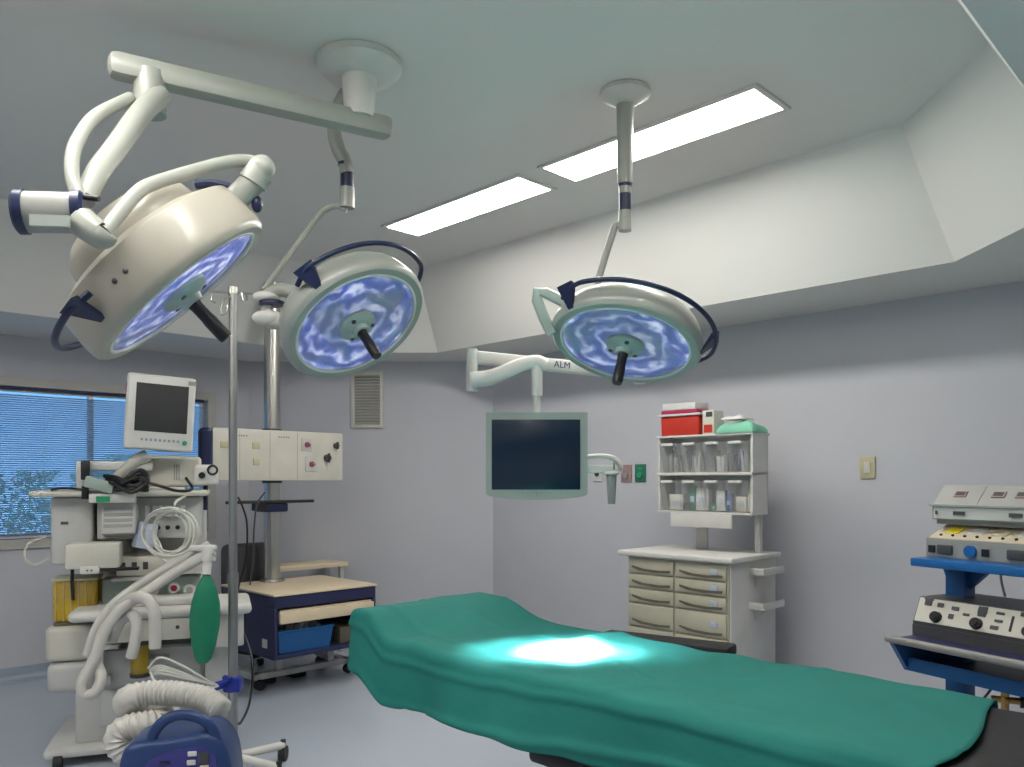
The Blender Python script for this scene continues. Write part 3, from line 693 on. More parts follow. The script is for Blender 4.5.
def unitA():
    z0 = 1.175+.137; x0, y0, w, d = .0, .275, .60, .27
    t = thing('monitor_unit', 'light grey slanted unit stacked on top of the beige electrosurgical unit', 'medical device', RX @ V((.32,.4,z0)))
    X = Matrix(((0,0,1,x0),(1,0,0,0),(0,1,0,0),(0,0,0,1)))
    b = MB(RX); b.prism([(y0+.03,z0),(y0+.03,z0+.02),(y0,z0+.02),(y0,z0+.08),(y0+.08,z0+.165),(y0+d,z0+.165),(y0+d,z0)], 0, w, xf=X); b.build('case', 'grey', t, smooth=False)
    b = MB(RX); b.box((x0+.01,y0-.004,z0+.026), (x0+w-.005,y0,z0+.074)); b.build('lower_plate', 'ltgrey', t, smooth=False)
    for x in (.02, .10, .33, .47):
        b = MB(RX); ww = .008 if x == .02 else .05; b.box((x0+x,y0-.010,z0+.042), (x0+x+ww,y0-.004,z0+.058)); b.build('display', 'dkgrey', t, smooth=False)
    b = MB(RX); b.box((x0-.008,y0-.012,z0+.077), (x0+w,y0+.01,z0+.086)); b.build('ledge', 'bezel', t, smooth=False)
    FX = RX @ T((x0, y0, z0+.08)) @ Matrix.Rotation(-math.atan2(.08,.085), 4, 'X')
    for x in (.10, .26, .355, .46):
        b = MB(FX); b.box((x-.026,-.006,.05), (x+.026,.002,.08)); b.build('display', 'pinkplate', t, smooth=False)
        b = MB(FX); b.box((x-.02,-.0075,.055), (x+.02,-.006,.075)); b.build('display', 'black', t, smooth=False)
    b = MB(FX); 
    for x in (.19, .41): b.box((x-.001,-.002,.005), (x+.001,.002,.11))
    b.build('seam', 'grey', t, smooth=False)
unitA()
vb = P(1005,700,3.02)
vl = thing('gas_valve', 'small brass valve fitting on the rack behind the table foot', 'valve', vb)
part('body', 'brass', vl, lambda b: (b.cyl(vb+V((0,0,-.035)), vb+V((0,0,.04)), .014), b.cyl(vb+V((-.04,.02,0)), vb+V((.045,-.02,0)), .013), b.sphere(vb, .02)))
part('knob', 'black', vl, lambda b: b.cyl(vb+V((.045,-.02,0)), vb+V((.075,-.034,0)), .025))
part('stem', 'steeldull', vl, lambda b: b.cyl(vb+V((0,0,.03)), vb+V((.0,0,.055)), .008))
b = MB(); b.tube([P(1000,560,3.6), P(1001,580,3.6), P(1005,596,3.62)], .006, 8)
tag(b.build('cable', 'grey'), 'short grey cable hanging below the upper blue shelf', 'cable')
b = MB(); b.tube([P(998,680,3.3), P(989,692,3.25), P(980,704,3.2), P(970,725,3.2)], .005, 8)
tag(b.build('cable', 'dkgrey'), 'thin dark cable dangling under the lower blue shelf', 'cable')

# ================================================================== SUPPLY CART
SX = rotz(-PI/4)
vA, vB, uA, uB, ZC = 3.14, 2.38, 4.16, 4.72, 1.05
ct = thing('supply_cart', 'white double column supply cart with beige drawers against the wall', 'cart', UV((uA+uB)/2, (vA+vB)/2))
def cp(name, m, fn, parent=None, **kw):
    b = MB(SX); fn(b); return b.build(name, m, parent or ct, **kw)
xa, xb = -vA, -vB
cp('worktop', 'white', lambda b: b.box((xa-.03,uA-.03,ZC-.035), (xb+.03,uB+.02,ZC), bev=.010, seg=3))
cp('body', 'white', lambda b: (b.box((xa+.03,uA+.015,.10), (xb,uB,ZC-.036), bev=.004)))
cp('face_frame', 'drawer', lambda b: b.box((xa+.035,uA+.003,.14), (xb-.008,uA+.016,ZC-.045)))
xm = (xa+xb)/2+.01
zs = [(1.0,.91), (.905,.82), (.815,.725), (.72,.575), (.57,.40), (.395,.18)]
for ci, (l, r) in enumerate(((xa+.045, xm-.008), (xm+.008, xb-.018))):
    for (zt, zb) in zs:
        dw = cp('drawer', 'drawer', lambda b: b.box((l,uA-.012,zb+.004), (r,uA+.004,zt-.004), bev=.004))
        zc = zb+.028
        cp('handle', 'darkbrown_shade', lambda b: b.prism([(l+.03,zc+.020),(l+(r-l)*.35,zc+.004),(l+(r-l)*.7,zc),(r-.02,zc+.006),(r-.025,zc-.010),(l+(r-l)*.6,zc-.016),(l+(r-l)*.25,zc-.008),(l+.03,zc+.010)], uA-.0125-.0+.0, uA-.0165, xf=Matrix(((1,0,0,0),(0,0,1,0),(0,1,0,0),(0,0,0,1)))), dw, smooth=False)  # handle is a dark strip painted as shade in the pull recess
        if ci: cp('lock', 'paleblue', lambda b: b.box((r-.10,uA-.018,(zt+zb)/2-.012), (r-.055,uA-.011,(zt+zb)/2+.022), bev=.003), dw)
for zt, le in ((.945, .22), (.74, .22)):
    sh_ = cp('side_tray', 'white', lambda b: (b.box((xb,uA+.22,zt-.012), (xb+.10,uB-.08,zt), bev=.003), b.box((xb+.09,uA+.22,zt), (xb+.10,uB-.08,zt+.03), bev=.002), b.box((xb,uA+.22,zt), (xb+.10,uA+.23,zt+.03), bev=.002)))
    cp('tray_bracket', 'white', lambda b: b.prism([(xb,zt-.012),(xb+.08,zt-.012),(xb,zt-.09)], uA+.30, uA+.31, xf=Matrix(((1,0,0,0),(0,0,1,0),(0,1,0,0),(0,0,0,1)))), sh_)
for z in (.96, .84, .70): cp('side_hook', 'white', lambda b: (b.box((xa,uA+.05,z-.02), (xa+.03,uA+.11,z+.02), bev=.006)))
for x in (xa+.1, xb-.1):
    for y in (uA+.1, uB-.1): cp('caster', 'rubber', lambda b: (b.cyl((x-.02,y,.05), (x+.02,y,.05), .05), b.cyl((x,y,.05), (x,y,.11), .012)))
# bin shelf
fa, fb = -3.04, -2.39; fu, fub = 4.42, 4.61; Z0, Z1 = 1.30, 1.775
bs = thing('bin_shelf', 'white two tier bin shelf standing on posts above the supply cart', 'shelf', UV(fub, 2.74, ZC))
def sp(name, m, fn, parent=None, **kw):
    b = MB(SX); fn(b); return b.build(name, m, parent or bs, **kw)
sp('post', 'white', lambda b: b.box((fa+.17,fub-.03,ZC), (fa+.25,fub+.0,Z0), bev=.004))
sp('post', 'white', lambda b: b.box((fb-.06,fub-.03,ZC), (fb-.02,fub+.0,Z0), bev=.004))
sp('frame', 'white', lambda b: (b.box((fa-.015,fu+.0,Z0), (fa,fub,Z1)), b.box((fb,fu,Z0), (fb+.015,fub,Z1)), b.box((fa-.015,fub-.012,Z0), (fb+.015,fub,Z1)), b.box((fa-.015,fu-.01,Z0-.012), (fb+.015,fub,Z0))), smooth=False)
sp('shelf_board', 'white', lambda b: b.box((fa-.015,fu-.015,1.53), (fb+.015,fub,1.548), bev=.002))
sp('shelf_board', 'white', lambda b: b.box((fa-.02,fu-.015,Z1), (fb+.02,fub+.02,Z1+.012), bev=.002))
sp('apron_panel', 'white', lambda b: b.box((fa+.09,fu-.012,Z0-.10), (fb-.12,fu+.0,Z0-.013), bev=.003))
wq = (fb-fa)/4
cols_top = ['dkgrey','navy','grey','navy']
for row, (zb, zt) in enumerate(((1.550, 1.755), (1.305, 1.515))):
    for k in range(4):
        l = fa+k*wq+.008; r = fa+(k+1)*wq-.008
        bn = sp('bin', 'clearplastic', lambda b: (b.prism([(fu+.03,zb),(fu-.03,zt-.02),(fu-.026,zt-.02),(fu+.034,zb)], l, r, xf=Matrix(((0,0,1,0),(1,0,0,0),(0,1,0,0),(0,0,0,1)))), b.prism([(fu+.03,zb),(fu-.03,zt-.02),(fub-.03,zt-.02),(fub-.03,zb)], l, l+.003, xf=Matrix(((0,0,1,0),(1,0,0,0),(0,1,0,0),(0,0,0,1)))), b.prism([(fu+.03,zb),(fu-.03,zt-.02),(fub-.03,zt-.02),(fub-.03,zb)], r-.003, r, xf=Matrix(((0,0,1,0),(1,0,0,0),(0,1,0,0),(0,0,0,1))))), smooth=False)
        sp('bin_handle', 'white', lambda b: b.box((l+.03,fu-.05,zt-.035), (r-.03,fu-.028,zt-.018), bev=.004), bn)
        if row == 0:
            t_ = ['first','second','third','fourth'][k]
            b = MB(SX)
            for q in range(9):
                x = l+.015+random.random()*(r-l-.03); hh = random.uniform(.08,.15)
                b.cbox((x, fu+.07+random.uniform(-.02,.05), zb+.004+hh/2), (random.uniform(.008,.022), .006, hh), rz=random.uniform(-.5,.5), ry=random.uniform(-.12,.12), m=random.choice([0,1,1,2]))
            tag(b.build('packets', ['navy','grey','paleblue'] if k == 3 else ['dkgrey','grey','white'], smooth=False), ['dark and white sterile packets in the top row bin by the red box','sterile packets in the second bin of the top row','grey sterile packets in the third bin of the top row','navy and grey packets in the top row bin under the green cloth'][k], 'packets', kind='stuff')
lowitems = [(0,.02,.11,.10,'cream','small cream carton in the lower bin below the red box'),(0,.10,.035,.045,'dkgrey','tiny dark carton at the bottom of the first lower bin'),(1,.01,.045,.15,'greenplate','dark green narrow packet in the second lower bin'),(1,.06,.09,.14,'white','white carton with faint print in the second lower bin'),(2,.01,.03,.045,'green','little green carton in the third lower bin'),(2,.045,.06,.13,'white','white paper packet in the third lower bin'),(2,.115,.035,.11,'bluebright','blue packet standing in the third lower bin'),(3,.02,.07,.09,'cream','cream carton in the last lower bin'),(3,.10,.04,.12,'beige','beige packet in the last lower bin by the frame')]
for k, dx, w, h, m, lb in lowitems:
    l = fa+k*wq+.012+dx; b = MB(SX); b.box((l,fu+.06,1.306), (l+w,fu+.10,1.306+h), bev=.002)
    b.box((l+w*.2,fu+.059,1.306+h*.35), (l+w*.8,fu+.06,1.306+h*.6), m=1)
    tag(b.build('carton' if 'carton' in lb else 'packet', [m, 'paleblue' if m != 'bluebright' else 'white']), lb, 'carton' if 'carton' in lb else 'packet')
b = MB(SX); zt = Z1+.0125
# red box
rb = thing('storage_box', 'red plastic box with white lid on top of the bin shelf', 'box', SX @ V((fa+.15,fu+.09,zt)))
b = MB(SX); b.box((fa+.01,fu-.0,zt), (fa+.29,fu+.17,zt+.125), bev=.006, taper=(1.02,1.02)); b.build('body', 'red', rb)
b = MB(SX); b.box((fa-.01,fu-.015,zt+.126), (fa+.31,fu+.18,zt+.14), bev=.004); b.build('rim', 'white', rb)
b = MB(SX); b.box((fa+.01,fu-.0,zt+.1405), (fa+.28,fu+.16,zt+.165), bev=.002); tag(b.build('carton', 'magenta'), 'flat magenta carton lying on the red storage box', 'carton')
b = MB(SX); b.box((fa+.02,fu+.0,zt+.166), (fa+.27,fu+.15,zt+.21), bev=.003); tag(b.build('carton', 'white'), 'white carton topmost of the pile on the red box', 'carton')
cn = thing('carton', 'small mottled carton standing beside the red storage box', 'carton', SX @ V((fa+.35,fu+.05,zt)))
b = MB(SX); b.box((fa+.32,fu+.0,zt), (fa+.40,fu+.12,zt+.15), bev=.002); b.build('body', 'cream', cn)
b = MB(SX); b.box((fa+.33,fu-.002,zt+.01), (fa+.39,fu-.0005,zt+.06)); b.box((fa+.345,fu-.002,zt+.11), (fa+.39,fu-.0005,zt+.14), m=1); b.build('print', ['red','dkgrey'], cn)
# folded green cloth (two stacked soft slabs)
def soft(name, label, m, x0, x1, y0, y1, z0, th, bulge):
    bm = bmesh.new(); n = 16; g = {}
    for s_ in (0, 1):
        for i in range(n+1):
            for j in range(n+1):
                a, c = i/n, j/n; e = min(a, 1-a, c, 1-c)*6; e = min(1, e)
                hh = th*(.35+.65*math.sqrt(e))
                z = z0+ (hh+bulge*math.sin(a*PI)*math.sin(c*PI)+.006*math.sin(a*9+c*4)*e if s_ else 0)
                x = x0+(x1-x0)*a+.006*math.sin(c*7); y = y0+(y1-y0)*c
                g[s_,i,j] = bm.verts.new(SX @ V((x, y, z)))
    for i in range(n):
        for j in range(n):
            bm.faces.new((g[1,i,j],g[1,i+1,j],g[1,i+1,j+1],g[1,i,j+1])); bm.faces.new((g[0,i,j],g[0,i,j+1],g[0,i+1,j+1],g[0,i+1,j]))
    for k in range(n):
        for (a, c) in (((0,k),(0,k+1)), ((n,k+1),(n,k)), ((k+1,0),(k,0)), ((k,n),(k+1,n))): bm.faces.new((g[0,*a],g[0,*c],g[1,*c],g[1,*a]))
    b = MB(); b.bm.free(); b.bm = bm; o = b.build(name, m, angle=60); tag(o, label, 'cloth'); return o
soft('folded_cloth', 'folded pale green cloth on the bin shelf beside the cartons', 'greencloth', fa+.43, fb+.02, fu-.02, fu+.17, zt+.001, .055, .02)
soft('folded_cloth', 'folded white paper cloth lying on the pale green cloth', 'white', fa+.45, fb-.06, fu+.0, fu+.16, zt+.085, .018, .012)

# ================================================================== SERVICE CABINET + COLUMN (left, before window wall)
LX = rotz(PI/4)      # local x = u, local y = v
cu0, cu1, cv0, cv1, ZB = 2.70, 3.53, 4.98, 5.77, .72
cb = thing('instrument_cabinet', 'navy sided cabinet on casters with cream top at the foot of the steel column', 'cabinet', UV((cu0+cu1)/2, (cv0+cv1)/2))
def kp(name, m, fn, parent=None, **kw):
    b = MB(LX); fn(b); return b.build(name, m, parent or cb, **kw)
kp('top', 'wood', lambda b: b.box((cu0-.01,cv0-.01,ZB-.015), (cu1+.01,cv1,ZB), bev=.004))
kp('top_rim', 'navypanel', lambda b: b.box((cu0,cv0,ZB-.10), (cu1,cv1-.02,ZB-.016), bev=.004))
sd = kp('side_panel', 'navypanel', lambda b: b.box((cu0,cv0,.30), (cu0+.025,cv1-.02,ZB-.10), bev=.003))
kp('sticker', 'white', lambda b: b.box((cu0-.0015,cv0+.10,.34), (cu0-.0002,cv0+.17,.40)), sd, smooth=False)
kp('side_panel', 'navypanel', lambda b: b.box((cu1-.025,cv0,.30), (cu1,cv1-.02,ZB-.10), bev=.003))
kp('back_panel', 'darkbrown_shade', lambda b: b.box((cu0+.025,cv1-.06,.30), (cu1-.025,cv1-.04,ZB-.10)))
kp('bottom_shelf', 'navypanel', lambda b: b.box((cu0,cv0+.01,.27), (cu1,cv1-.02,.30), bev=.003))
dr = kp('drawer', 'wood', lambda b: (b.box((cu0+.03,cv0-.025,ZB-.205), (cu1-.03,cv0+.0,ZB-.125), bev=.008)))
kp('drawer_box', 'beige', lambda b: b.box((cu0+.04,cv0,ZB-.20), (cu1-.04,cv1-.15,ZB-.115)), dr)
kp('leg_frame', 'ltgrey', lambda b: (b.box((cu0+.02,cv0+.33,.07), (cu1,cv0+.39,.115), bev=.006), b.box((cu0+.02,cv0+.33,.07), (cu0+.08,cv1-.02,.115), bev=.006), b.box((cu1-.06,cv0+.33,.07), (cu1,cv1-.02,.115), bev=.006), b.box((cu0+.20,cv0+.34,.10), (cu0+.25,cv0+.38,.27)), b.box((cu1-.20,cv0+.34,.10), (cu1-.15,cv0+.38,.27))))
for x in (cu0+.06, cu1-.03):
    for y in (cv0+.33, cv1-.06): kp('caster', 'rubber', lambda b: (b.cyl((x,y-.018,.035), (x,y+.018,.035), .035), b.cyl((x,y,.035), (x,y,.075), .01)))
# blue basket
bk = thing('plastic_basket', 'blue plastic basket on the shelf inside the navy cabinet', 'basket', LX @ V((cu0+.25,cv0+.2,.30)))
def basket(b):
    b.xf = LX; x0, x1, y0, y1, z0, z1 = cu0+.05, cu0+.45, cv0+.03, cv0+.36, .303, .455
    t = .008; o = .02
    for (a, c) in (((x0,y0),(x1,y0)), ((x1,y0),(x1,y1)), ((x1,y1),(x0,y1)), ((x0,y1),(x0,y0))):
        cx, cy = (x0+x1)/2, (y0+y1)/2
        def f(p, k): return (p[0]+(o*k if p[0] > cx else -o*k), p[1]+(o*k if p[1] > cy else -o*k))
        A0, B0, A1, B1 = a, c, f(a,1), f(c,1)
        d = V((c[1]-a[1], a[0]-c[0], 0)).normalized()*-t
        vs = [(A0[0],A0[1],z0),(B0[0],B0[1],z0),(B1[0],B1[1],z1),(A1[0],A1[1],z1)]
        vs2 = [tuple(V(v)+d) for v in vs]
        b._add(vs+vs2, [(0,1,2,3),(7,6,5,4),(0,4,5,1),(1,5,6,2),(2,6,7,3),(3,7,4,0)])
    b.box((x0,y0,z0), (x1,y1,z0+.006))
part('bin_body', 'bluebin', bk, basket)
b = MB(LX); b.tube([(cu0+.03,cv0+.01,.455), (cu0+.47,cv0+.01,.455), (cu0+.47,cv0+.38,.455), (cu0+.03,cv0+.38,.455)], .008, 6, closed=True, smooth=0); b.build('rim', 'bluebin', bk)
b = MB(LX)
for q in range(9): b.cbox((cu0+.12+q*.035, cv0+.12+random.uniform(-.03,.1), .45+random.uniform(-.01,.02)), (.05,.07,.04), rz=random.uniform(0,3), m=random.choice([0,1,2]), rx=.3)
b.box((cu0+.08,cv0+.06,.3095), (cu0+.42,cv0+.30,.43), m=0)
tag(b.build('supplies', ['grey','paleblue','white']), 'jumble of grey supplies heaped in the blue basket', 'supplies', kind='stuff')
b = MB(LX); b.box((cu0+.55,cv0+.05,.301), (cu1-.06,cv0+.35,.42), bev=.006); tag(b.build('storage_box', 'darkbrown_shade'), 'dark brown box beside the blue basket inside the cabinet', 'box')
# black things between cabinet legs (foot switches)
for i, (x, y, lb) in enumerate(((cu0+.14, cv0+.45, 'black foot pedal deep under the cabinet, nearer the drip pole'), (cu0+.40, cv0+.46, 'black foot pedal deep under the cabinet, nearer the draped table'))):
    b = MB(LX); b.box((x,y,.001), (x+.12,y+.16,.05), bev=.012); b.box((x+.02,y+.02,.045), (x+.10,y+.11,.075), bev=.01, taper=(.9,.8))
    tag(b.build('foot_pedal', 'rubber'), lb, 'foot pedal')
# steel column with service panel
pu, pv = 3.06, 5.68; pc = UV(pu, pv)
col = thing('service_column', 'steel column rising behind the cabinet and carrying the white service panel', 'service column', V((pc.x, pc.y, ZB)))
part('pole', 'steel', col, lambda b: b.cyl((pc.x, pc.y, ZB+.002), (pc.x, pc.y, 3.02), .061, seg=40))
part('pole_channel', 'steeldull', col, lambda b: b.box((-.012,-.068,ZB+.01), (.012,-.055,3.0), xf=T(pc) @ rotz(-.1)))
part('flange', 'steeldull', col, lambda b: b.cyl((pc.x, pc.y, ZB+.001), (pc.x, pc.y, ZB+.02), .095, .09, 36))
pa0, pa1, pz0, pz1, pvv = 2.52, 3.60, 1.495, 1.875, 5.53
def lp(name, m, fn, parent=None, **kw):
    b = MB(LX); fn(b); return b.build(name, m, parent or col, **kw)
pan = lp('panel', 'cream', lambda b: b.box((pa0,pvv,pz0), (pa1,pvv+.085,pz1), bev=.008))
lp('panel_seam', 'grey', lambda b: [b.box((x,pvv-.001,pz0+.01), (x+.003,pvv+.002,pz1-.01)) for x in (pa0+.20,pa0+.44,pa0+.67)], pan)
for (x, z, w, h, m) in ((pa0+.09,pz1-.12,.07,.05,'ltgrey'),(pa0+.33,pz1-.12,.06,.05,'ltgrey'),(pa0+.33,pz1-.24,.05,.05,'ltgrey'),(pa0+.75,pz1-.10,.09,.10,'ltgrey'),(pa0+.79,pz1-.25,.10,.12,'ltgrey')):
    ou = lp('outlet_cover', m if x > pa0+.6 else 'ivory', lambda b: b.box((x-w/2,pvv-.006,z-h/2), (x+w/2,pvv+.001,z+h/2), bev=.003), pan)
    if x > pa0+.6: lp('outlet', 'outletred', lambda b: (b.cyl((x,pvv-.02,z), (x,pvv-.005,z), .020), b.cyl((x+.01,pvv-.026,z), (x+.01,pvv-.018,z-.005), .012)), ou)
for x, z, r in ((pa0+.93,pz1-.20,.026),(pa0+1.01,pz1-.10,.020)):
    lp('knob', 'dkgrey', lambda b: (b.cyl((x,pvv-.03,z), (x,pvv+.001,z), r, r*1.1), b.box((x-.006,pvv-.045,z-r*1.4), (x+.006,pvv-.02,z+r*1.4), bev=.002)), pan)
for (x, z, s_) in ((pa0+.56,pz1-.05,'- -- -'),(pa0+.22,pz1-.05,'-- --')):
    lp('caption_strip', 'grey', lambda b: [b.box((x-.05+i*.02,pvv-.0012,z-.006), (x-.038+i*.02,pvv+.001,z+.006)) for i in range(5)], pan, smooth=False)
lp('pole_collar', 'dkgrey', lambda b: (b.cyl((pu,pv,pz1), (pu,pv,pz1+.018), .075), b.cyl((pu,pv,pz0-.018), (pu,pv,pz0), .075)))
lp('clamp', 'navy', lambda b: b.box((pu-.11,pv-.09,1.255), (pu+.09,pv+.08,1.325), bev=.015))
lp('cross_rail', 'black', lambda b: (b.tube([(pu-.42,pv-.10,1.335), (pu+.30,pv-.10,1.335)], .012, 8, smooth=0), b.box((pu-.20,pv-.12,1.27), (pu-.10,pv-.06,1.33))))
b = MB(); b.tube([P(238,497,5.6), P(243,508,5.6), P(247,525,5.55), P(246,560,5.55), P(238,590,5.5), P(240,620,5.1), P(252,660,4.9), P(250,700,4.8), P(241,722,4.5), P(236,722,4.3)], .007, 8)
tag(b.build('cable', 'black'), 'thin black cable hanging from the column rail down beside the pole', 'cable')
b = MB(); b.tube([P(265,492,5.72), P(257,505,5.7), P(254,530,5.7), P(253,560,5.7), P(250,585,5.68)], .006, 8)
tag(b.build('cable', 'dkgrey'), 'second black cable looping just left of the steel column', 'cable')
# table by the wall behind the cabinet
st = thing('side_table', 'long cream topped table against the wall behind the steel column', 'table', UV(3.6, 6.15))
for nm, m, lo, hi in (('table_top','wood',(3.25,5.98,.745),(3.95,6.30,.785)),):
    b = MB(LX); b.box(lo, hi, bev=.006); b.build(nm, m, st)
for x in (3.28, 3.88):
    for y in (6.0, 6.25):
        b = MB(LX); b.box((x,y,.001), (x+.035,y+.035,.744)); b.build('leg', 'ltgrey', st, smooth=False)
# black office chair
chp = P(238, 600, 6.45); chp.z = 0
ch = thing('office_chair', 'black office chair tucked behind the anaesthesia machine near the column', 'chair', chp)
CX = T(chp) @ rotz(math.radians(45))
def chpart(name, m, fn, parent=None, **kw):
    b = MB(CX); fn(b); return b.build(name, m, parent or ch, **kw)
chpart('backrest', 'dkgrey', lambda b: b.box((-.20,-.20,.58), (.20,-.08,1.00), bev=.055, seg=6))
chpart('seat', 'dkgrey', lambda b: b.box((-.22,-.12,.43), (.22,.30,.50), bev=.03, seg=3))
chpart('back_bracket', 'black', lambda b: b.tube([(0,-.09,.75), (0,-.07,.5), (0,.05,.41), (0,.10,.41)], .018, 8))
chpart('column', 'black', lambda b: (b.cyl((0,.09,.09), (0,.09,.43), .028), ))
for i in range(5):
    a = i*2*PI/5+.3; e = V((.24*math.cos(a), .09+.24*math.sin(a), .085))
    lg = chpart('leg', 'black', lambda b: b.tube([(0,.09,.11), e], .018, 8, smooth=0))
    chpart('caster', 'rubber', lambda b: b.cyl(e+V((-.02,0,-.055)), e+V((.02,0,-.055)), .028, seg=16), lg)

# ================================================================== ANAESTHESIA MACHINE
AQ = P(50, 480, 4.2); AA = math.radians(20)
MX = T((AQ.x, AQ.y, 0)) @ rotz(AA)
am = thing('anaesthesia_machine', 'tall cream anaesthesia machine crowded with modules in front of the window', 'anaesthesia machine', MX @ V((.42,.25,0)))
def ap(name, m, fn, parent=None, **kw):
    b = MB(MX); fn(b); return b.build(name, m, parent or am, **kw)
def bxp(name, m, lo, hi, bev=.006, parent=None, **kw): return ap(name, m, lambda b: b.box(lo, hi, bev=bev, **kw), parent)
bxp('base', 'white', (-.02,-.08,.05), (.80,.58,.105), .02)
for x in (.05, .72):
    for y in (-.08, .5): ap('caster', 'rubber', lambda b: (b.cyl((x-.02,y,.035), (x+.02,y,.035), .035)))
bxp('lower_cabinet', 'ltgrey', (.12,-.02,.105), (.76,.55,.60), .012)
for z in (.19, .40):
    dd = bxp('drawer', 'ltgrey', (.24,-.035,z), (.74,-.021,z+.19), .004); bxp('handle', 'grey', (.40,-.05,z+.13), (.58,-.034,z+.15), .004, dd)
bxp('back_body', 'ltgrey', (.16,.22,.60), (.76,.55,1.405), .012)
bxp('absorber_housing', 'beige' if False else 'ltgrey', (-.01,-.05,.38), (.22,.34,.545), .04, seg=4)
bxp('absorber_cover', 'cream', (-.015,-.055,.55), (.225,.34,.735), .03, seg=4)
jr = ap('suction_jar', 'amber', lambda b: b.box((.015,-.03,.75), (.225,.18,.97), bev=.02, seg=3))
ap('jar_content', 'liquid', lambda b: b.box((.03,-.015,.77), (.21,.165,.845), bev=.01), jr)
ap('jar_ribs', 'skin_tag', lambda b: [b.box((.03+i*.035,-.036,.76), (.036+i*.035,-.031,.965)) for i in range(6)], jr)
ap('jar_tube', 'black', lambda b: b.tube([(.115,-.045,.87), (.11,-.045,.97), (.11,-.03,1.06)], .009, 8), jr)
bxp('jar_lid', 'ivory', (.01,-.035,.968), (.23,.185,.982), .005, jr)
bxp('jar_base', 'darkbrown_shade', (.02,-.035,.735), (.225,.18,.752), .005, jr)
bxp('side_column', 'ltgrey', (.0,.0,1.05), (.20,.40,1.41), .018, seg=3)
bxp('vent_slot', 'dkgrey', (.05,-.004,1.265), (.085,.002,1.28), .001)
bxp('top_shelf', 'cream', (-.08,-.10,1.412), (.78,.52,1.445), .014, seg=3)
# small front box
fb_ = bxp('front_box', 'cream', (.10,-.20,1.045), (.35,-.02,1.175), .012)
bxp('front_block', 'white', (.17,-.22,1.02), (.26,-.10,1.06), .008)
bxp('dark_edge', 'black', (.25,-.19,1.03), (.44,-.12,1.043), .002)
ap('front_screws', 'dkgrey', lambda b: [b.cyl((.205+i*.02,-.225,1.04), (.205+i*.02,-.218,1.04), .005, seg=8) for i in range(2)])
ap('module', 'ltgrey', lambda b: b.box((-.085,-.07,-.085), (.085,.07,.09), bev=.01, xf=T((.34,-.02,1.285)) @ Matrix.Rotation(-.22, 4, 'X') @ rotz(-.1)))
ap('module_face', 'grey', lambda b: [b.box((-.07,-.075,-.05+i*.03), (.07,-.0705,-.035+i*.03), xf=T((.34,-.02,1.285)) @ Matrix.Rotation(-.22, 4, 'X') @ rotz(-.1)) for i in range(4)])
ap('module', 'paleblue', lambda b: b.box((-.045,-.05,-.07), (.045,.05,.07), bev=.01, xf=T((.46,-.06,1.20)) @ rotz(.3) @ Matrix.Rotation(.25, 4, 'Y')))
bxp('flow_block', 'ltgrey', (.22,.0,1.18), (.74,.20,1.405), .01)
ap('flow_tubes', 'white', lambda b: [b.cyl((.47+i*.035,-.02,1.30), (.47+i*.035,-.02,1.36), .013, seg=12) for i in range(6)])
ap('flow_knobs', 'black', lambda b: [b.cyl((.47+i*.05,-.03,1.24), (.47+i*.05,.0,1.24), .012, seg=12) for i in range(4)])
cpn = bxp('control_panel', 'cream', (.32,-.06,.985), (.76,.24,1.09), .01)
for i in range(3): bxp('switch', 'dkgrey', (.34+i*.055,-.068,1.02), (.365+i*.055,-.059,1.06), .002, cpn)
bxp('panel_shelf', 'white', (.30,-.10,.965), (.56,.0,.98), .004)
vp = bxp('valve_panel', 'greengrey', (.24,.02,.82), (.74,.24,.965), .01)
for i, (x, z, r) in enumerate(((.40,.89,.035),(.49,.90,.035),(.60,.905,.03),(.68,.89,.032))):
    gg = ap('gauge', 'white', lambda b: b.cyl((x,.0,z), (x,.022,z), r, seg=24), vp)
    ap('dial', 'magenta' if i == 2 else 'grey', lambda b: b.cyl((x,-.004,z), (x,.001,z), r*.55, seg=18), vp)
wt = ap('worktop', 'white', lambda b: b.box((.12,-.26,.78), (1.0,.22,.835), bev=.026, seg=4))
bxp('worktop_box', 'white', (.40,-.18,.836), (.74,.0,.875), .01, wt)
bxp('worktop_front', 'cream', (.28,-.24,.665), (.78,-.05,.779), .01)
ap('front_dots', 'dkgrey', lambda b: [b.cyl((.33+i*.10,-.246,.73), (.33+i*.10,-.239,.73), .010, seg=10) for i in range(5)])
bxp('tray_body', 'white', (.80,-.20,.60), (.96,.18,.779), .012)
bxp('tray_leg', 'ltgrey', (.76,-.10,.17), (.90,.20,.60), .012)
ap('vaporizer', 'amber', lambda b: b.cyl((.44,-.12,.48), (.44,-.12,.63), .045, seg=24))
ap('vaporizer_cap', 'dkgrey', lambda b: (b.cyl((.44,-.12,.63), (.44,-.12,.664), .05, seg=24), b.cyl((.44,-.12,.46), (.44,-.12,.48), .05, seg=24)))
ap('support_arm', 'ltgrey', lambda b: (b.box((.22,-.16,.62), (.34,-.05,.645), bev=.004), b.box((.20,-.20,.50), (.26,-.06,.60), bev=.01), b.box((.24,-.10,.42), (.30,.0,.47), bev=.01)))
ap('carry_loop', 'cream', lambda b: b.tube([P_ for P_ in [(-.0,.0,1.09), (-.06,-.04,1.06), (-.10,-.06,1.10), (-.09,-.05,1.17), (-.02,.0,1.20)]], .007, 8))
ap('side_clamp', 'black', lambda b: (b.box((.16,-.12,1.50), (.20,-.08,1.60), bev=.006), b.box((.165,-.13,1.40), (.195,-.09,1.47), bev=.006), b.tube([(.02,-.1,1.45), (.08,-.1,1.458), (.17,-.1,1.45)], .006, 6)))
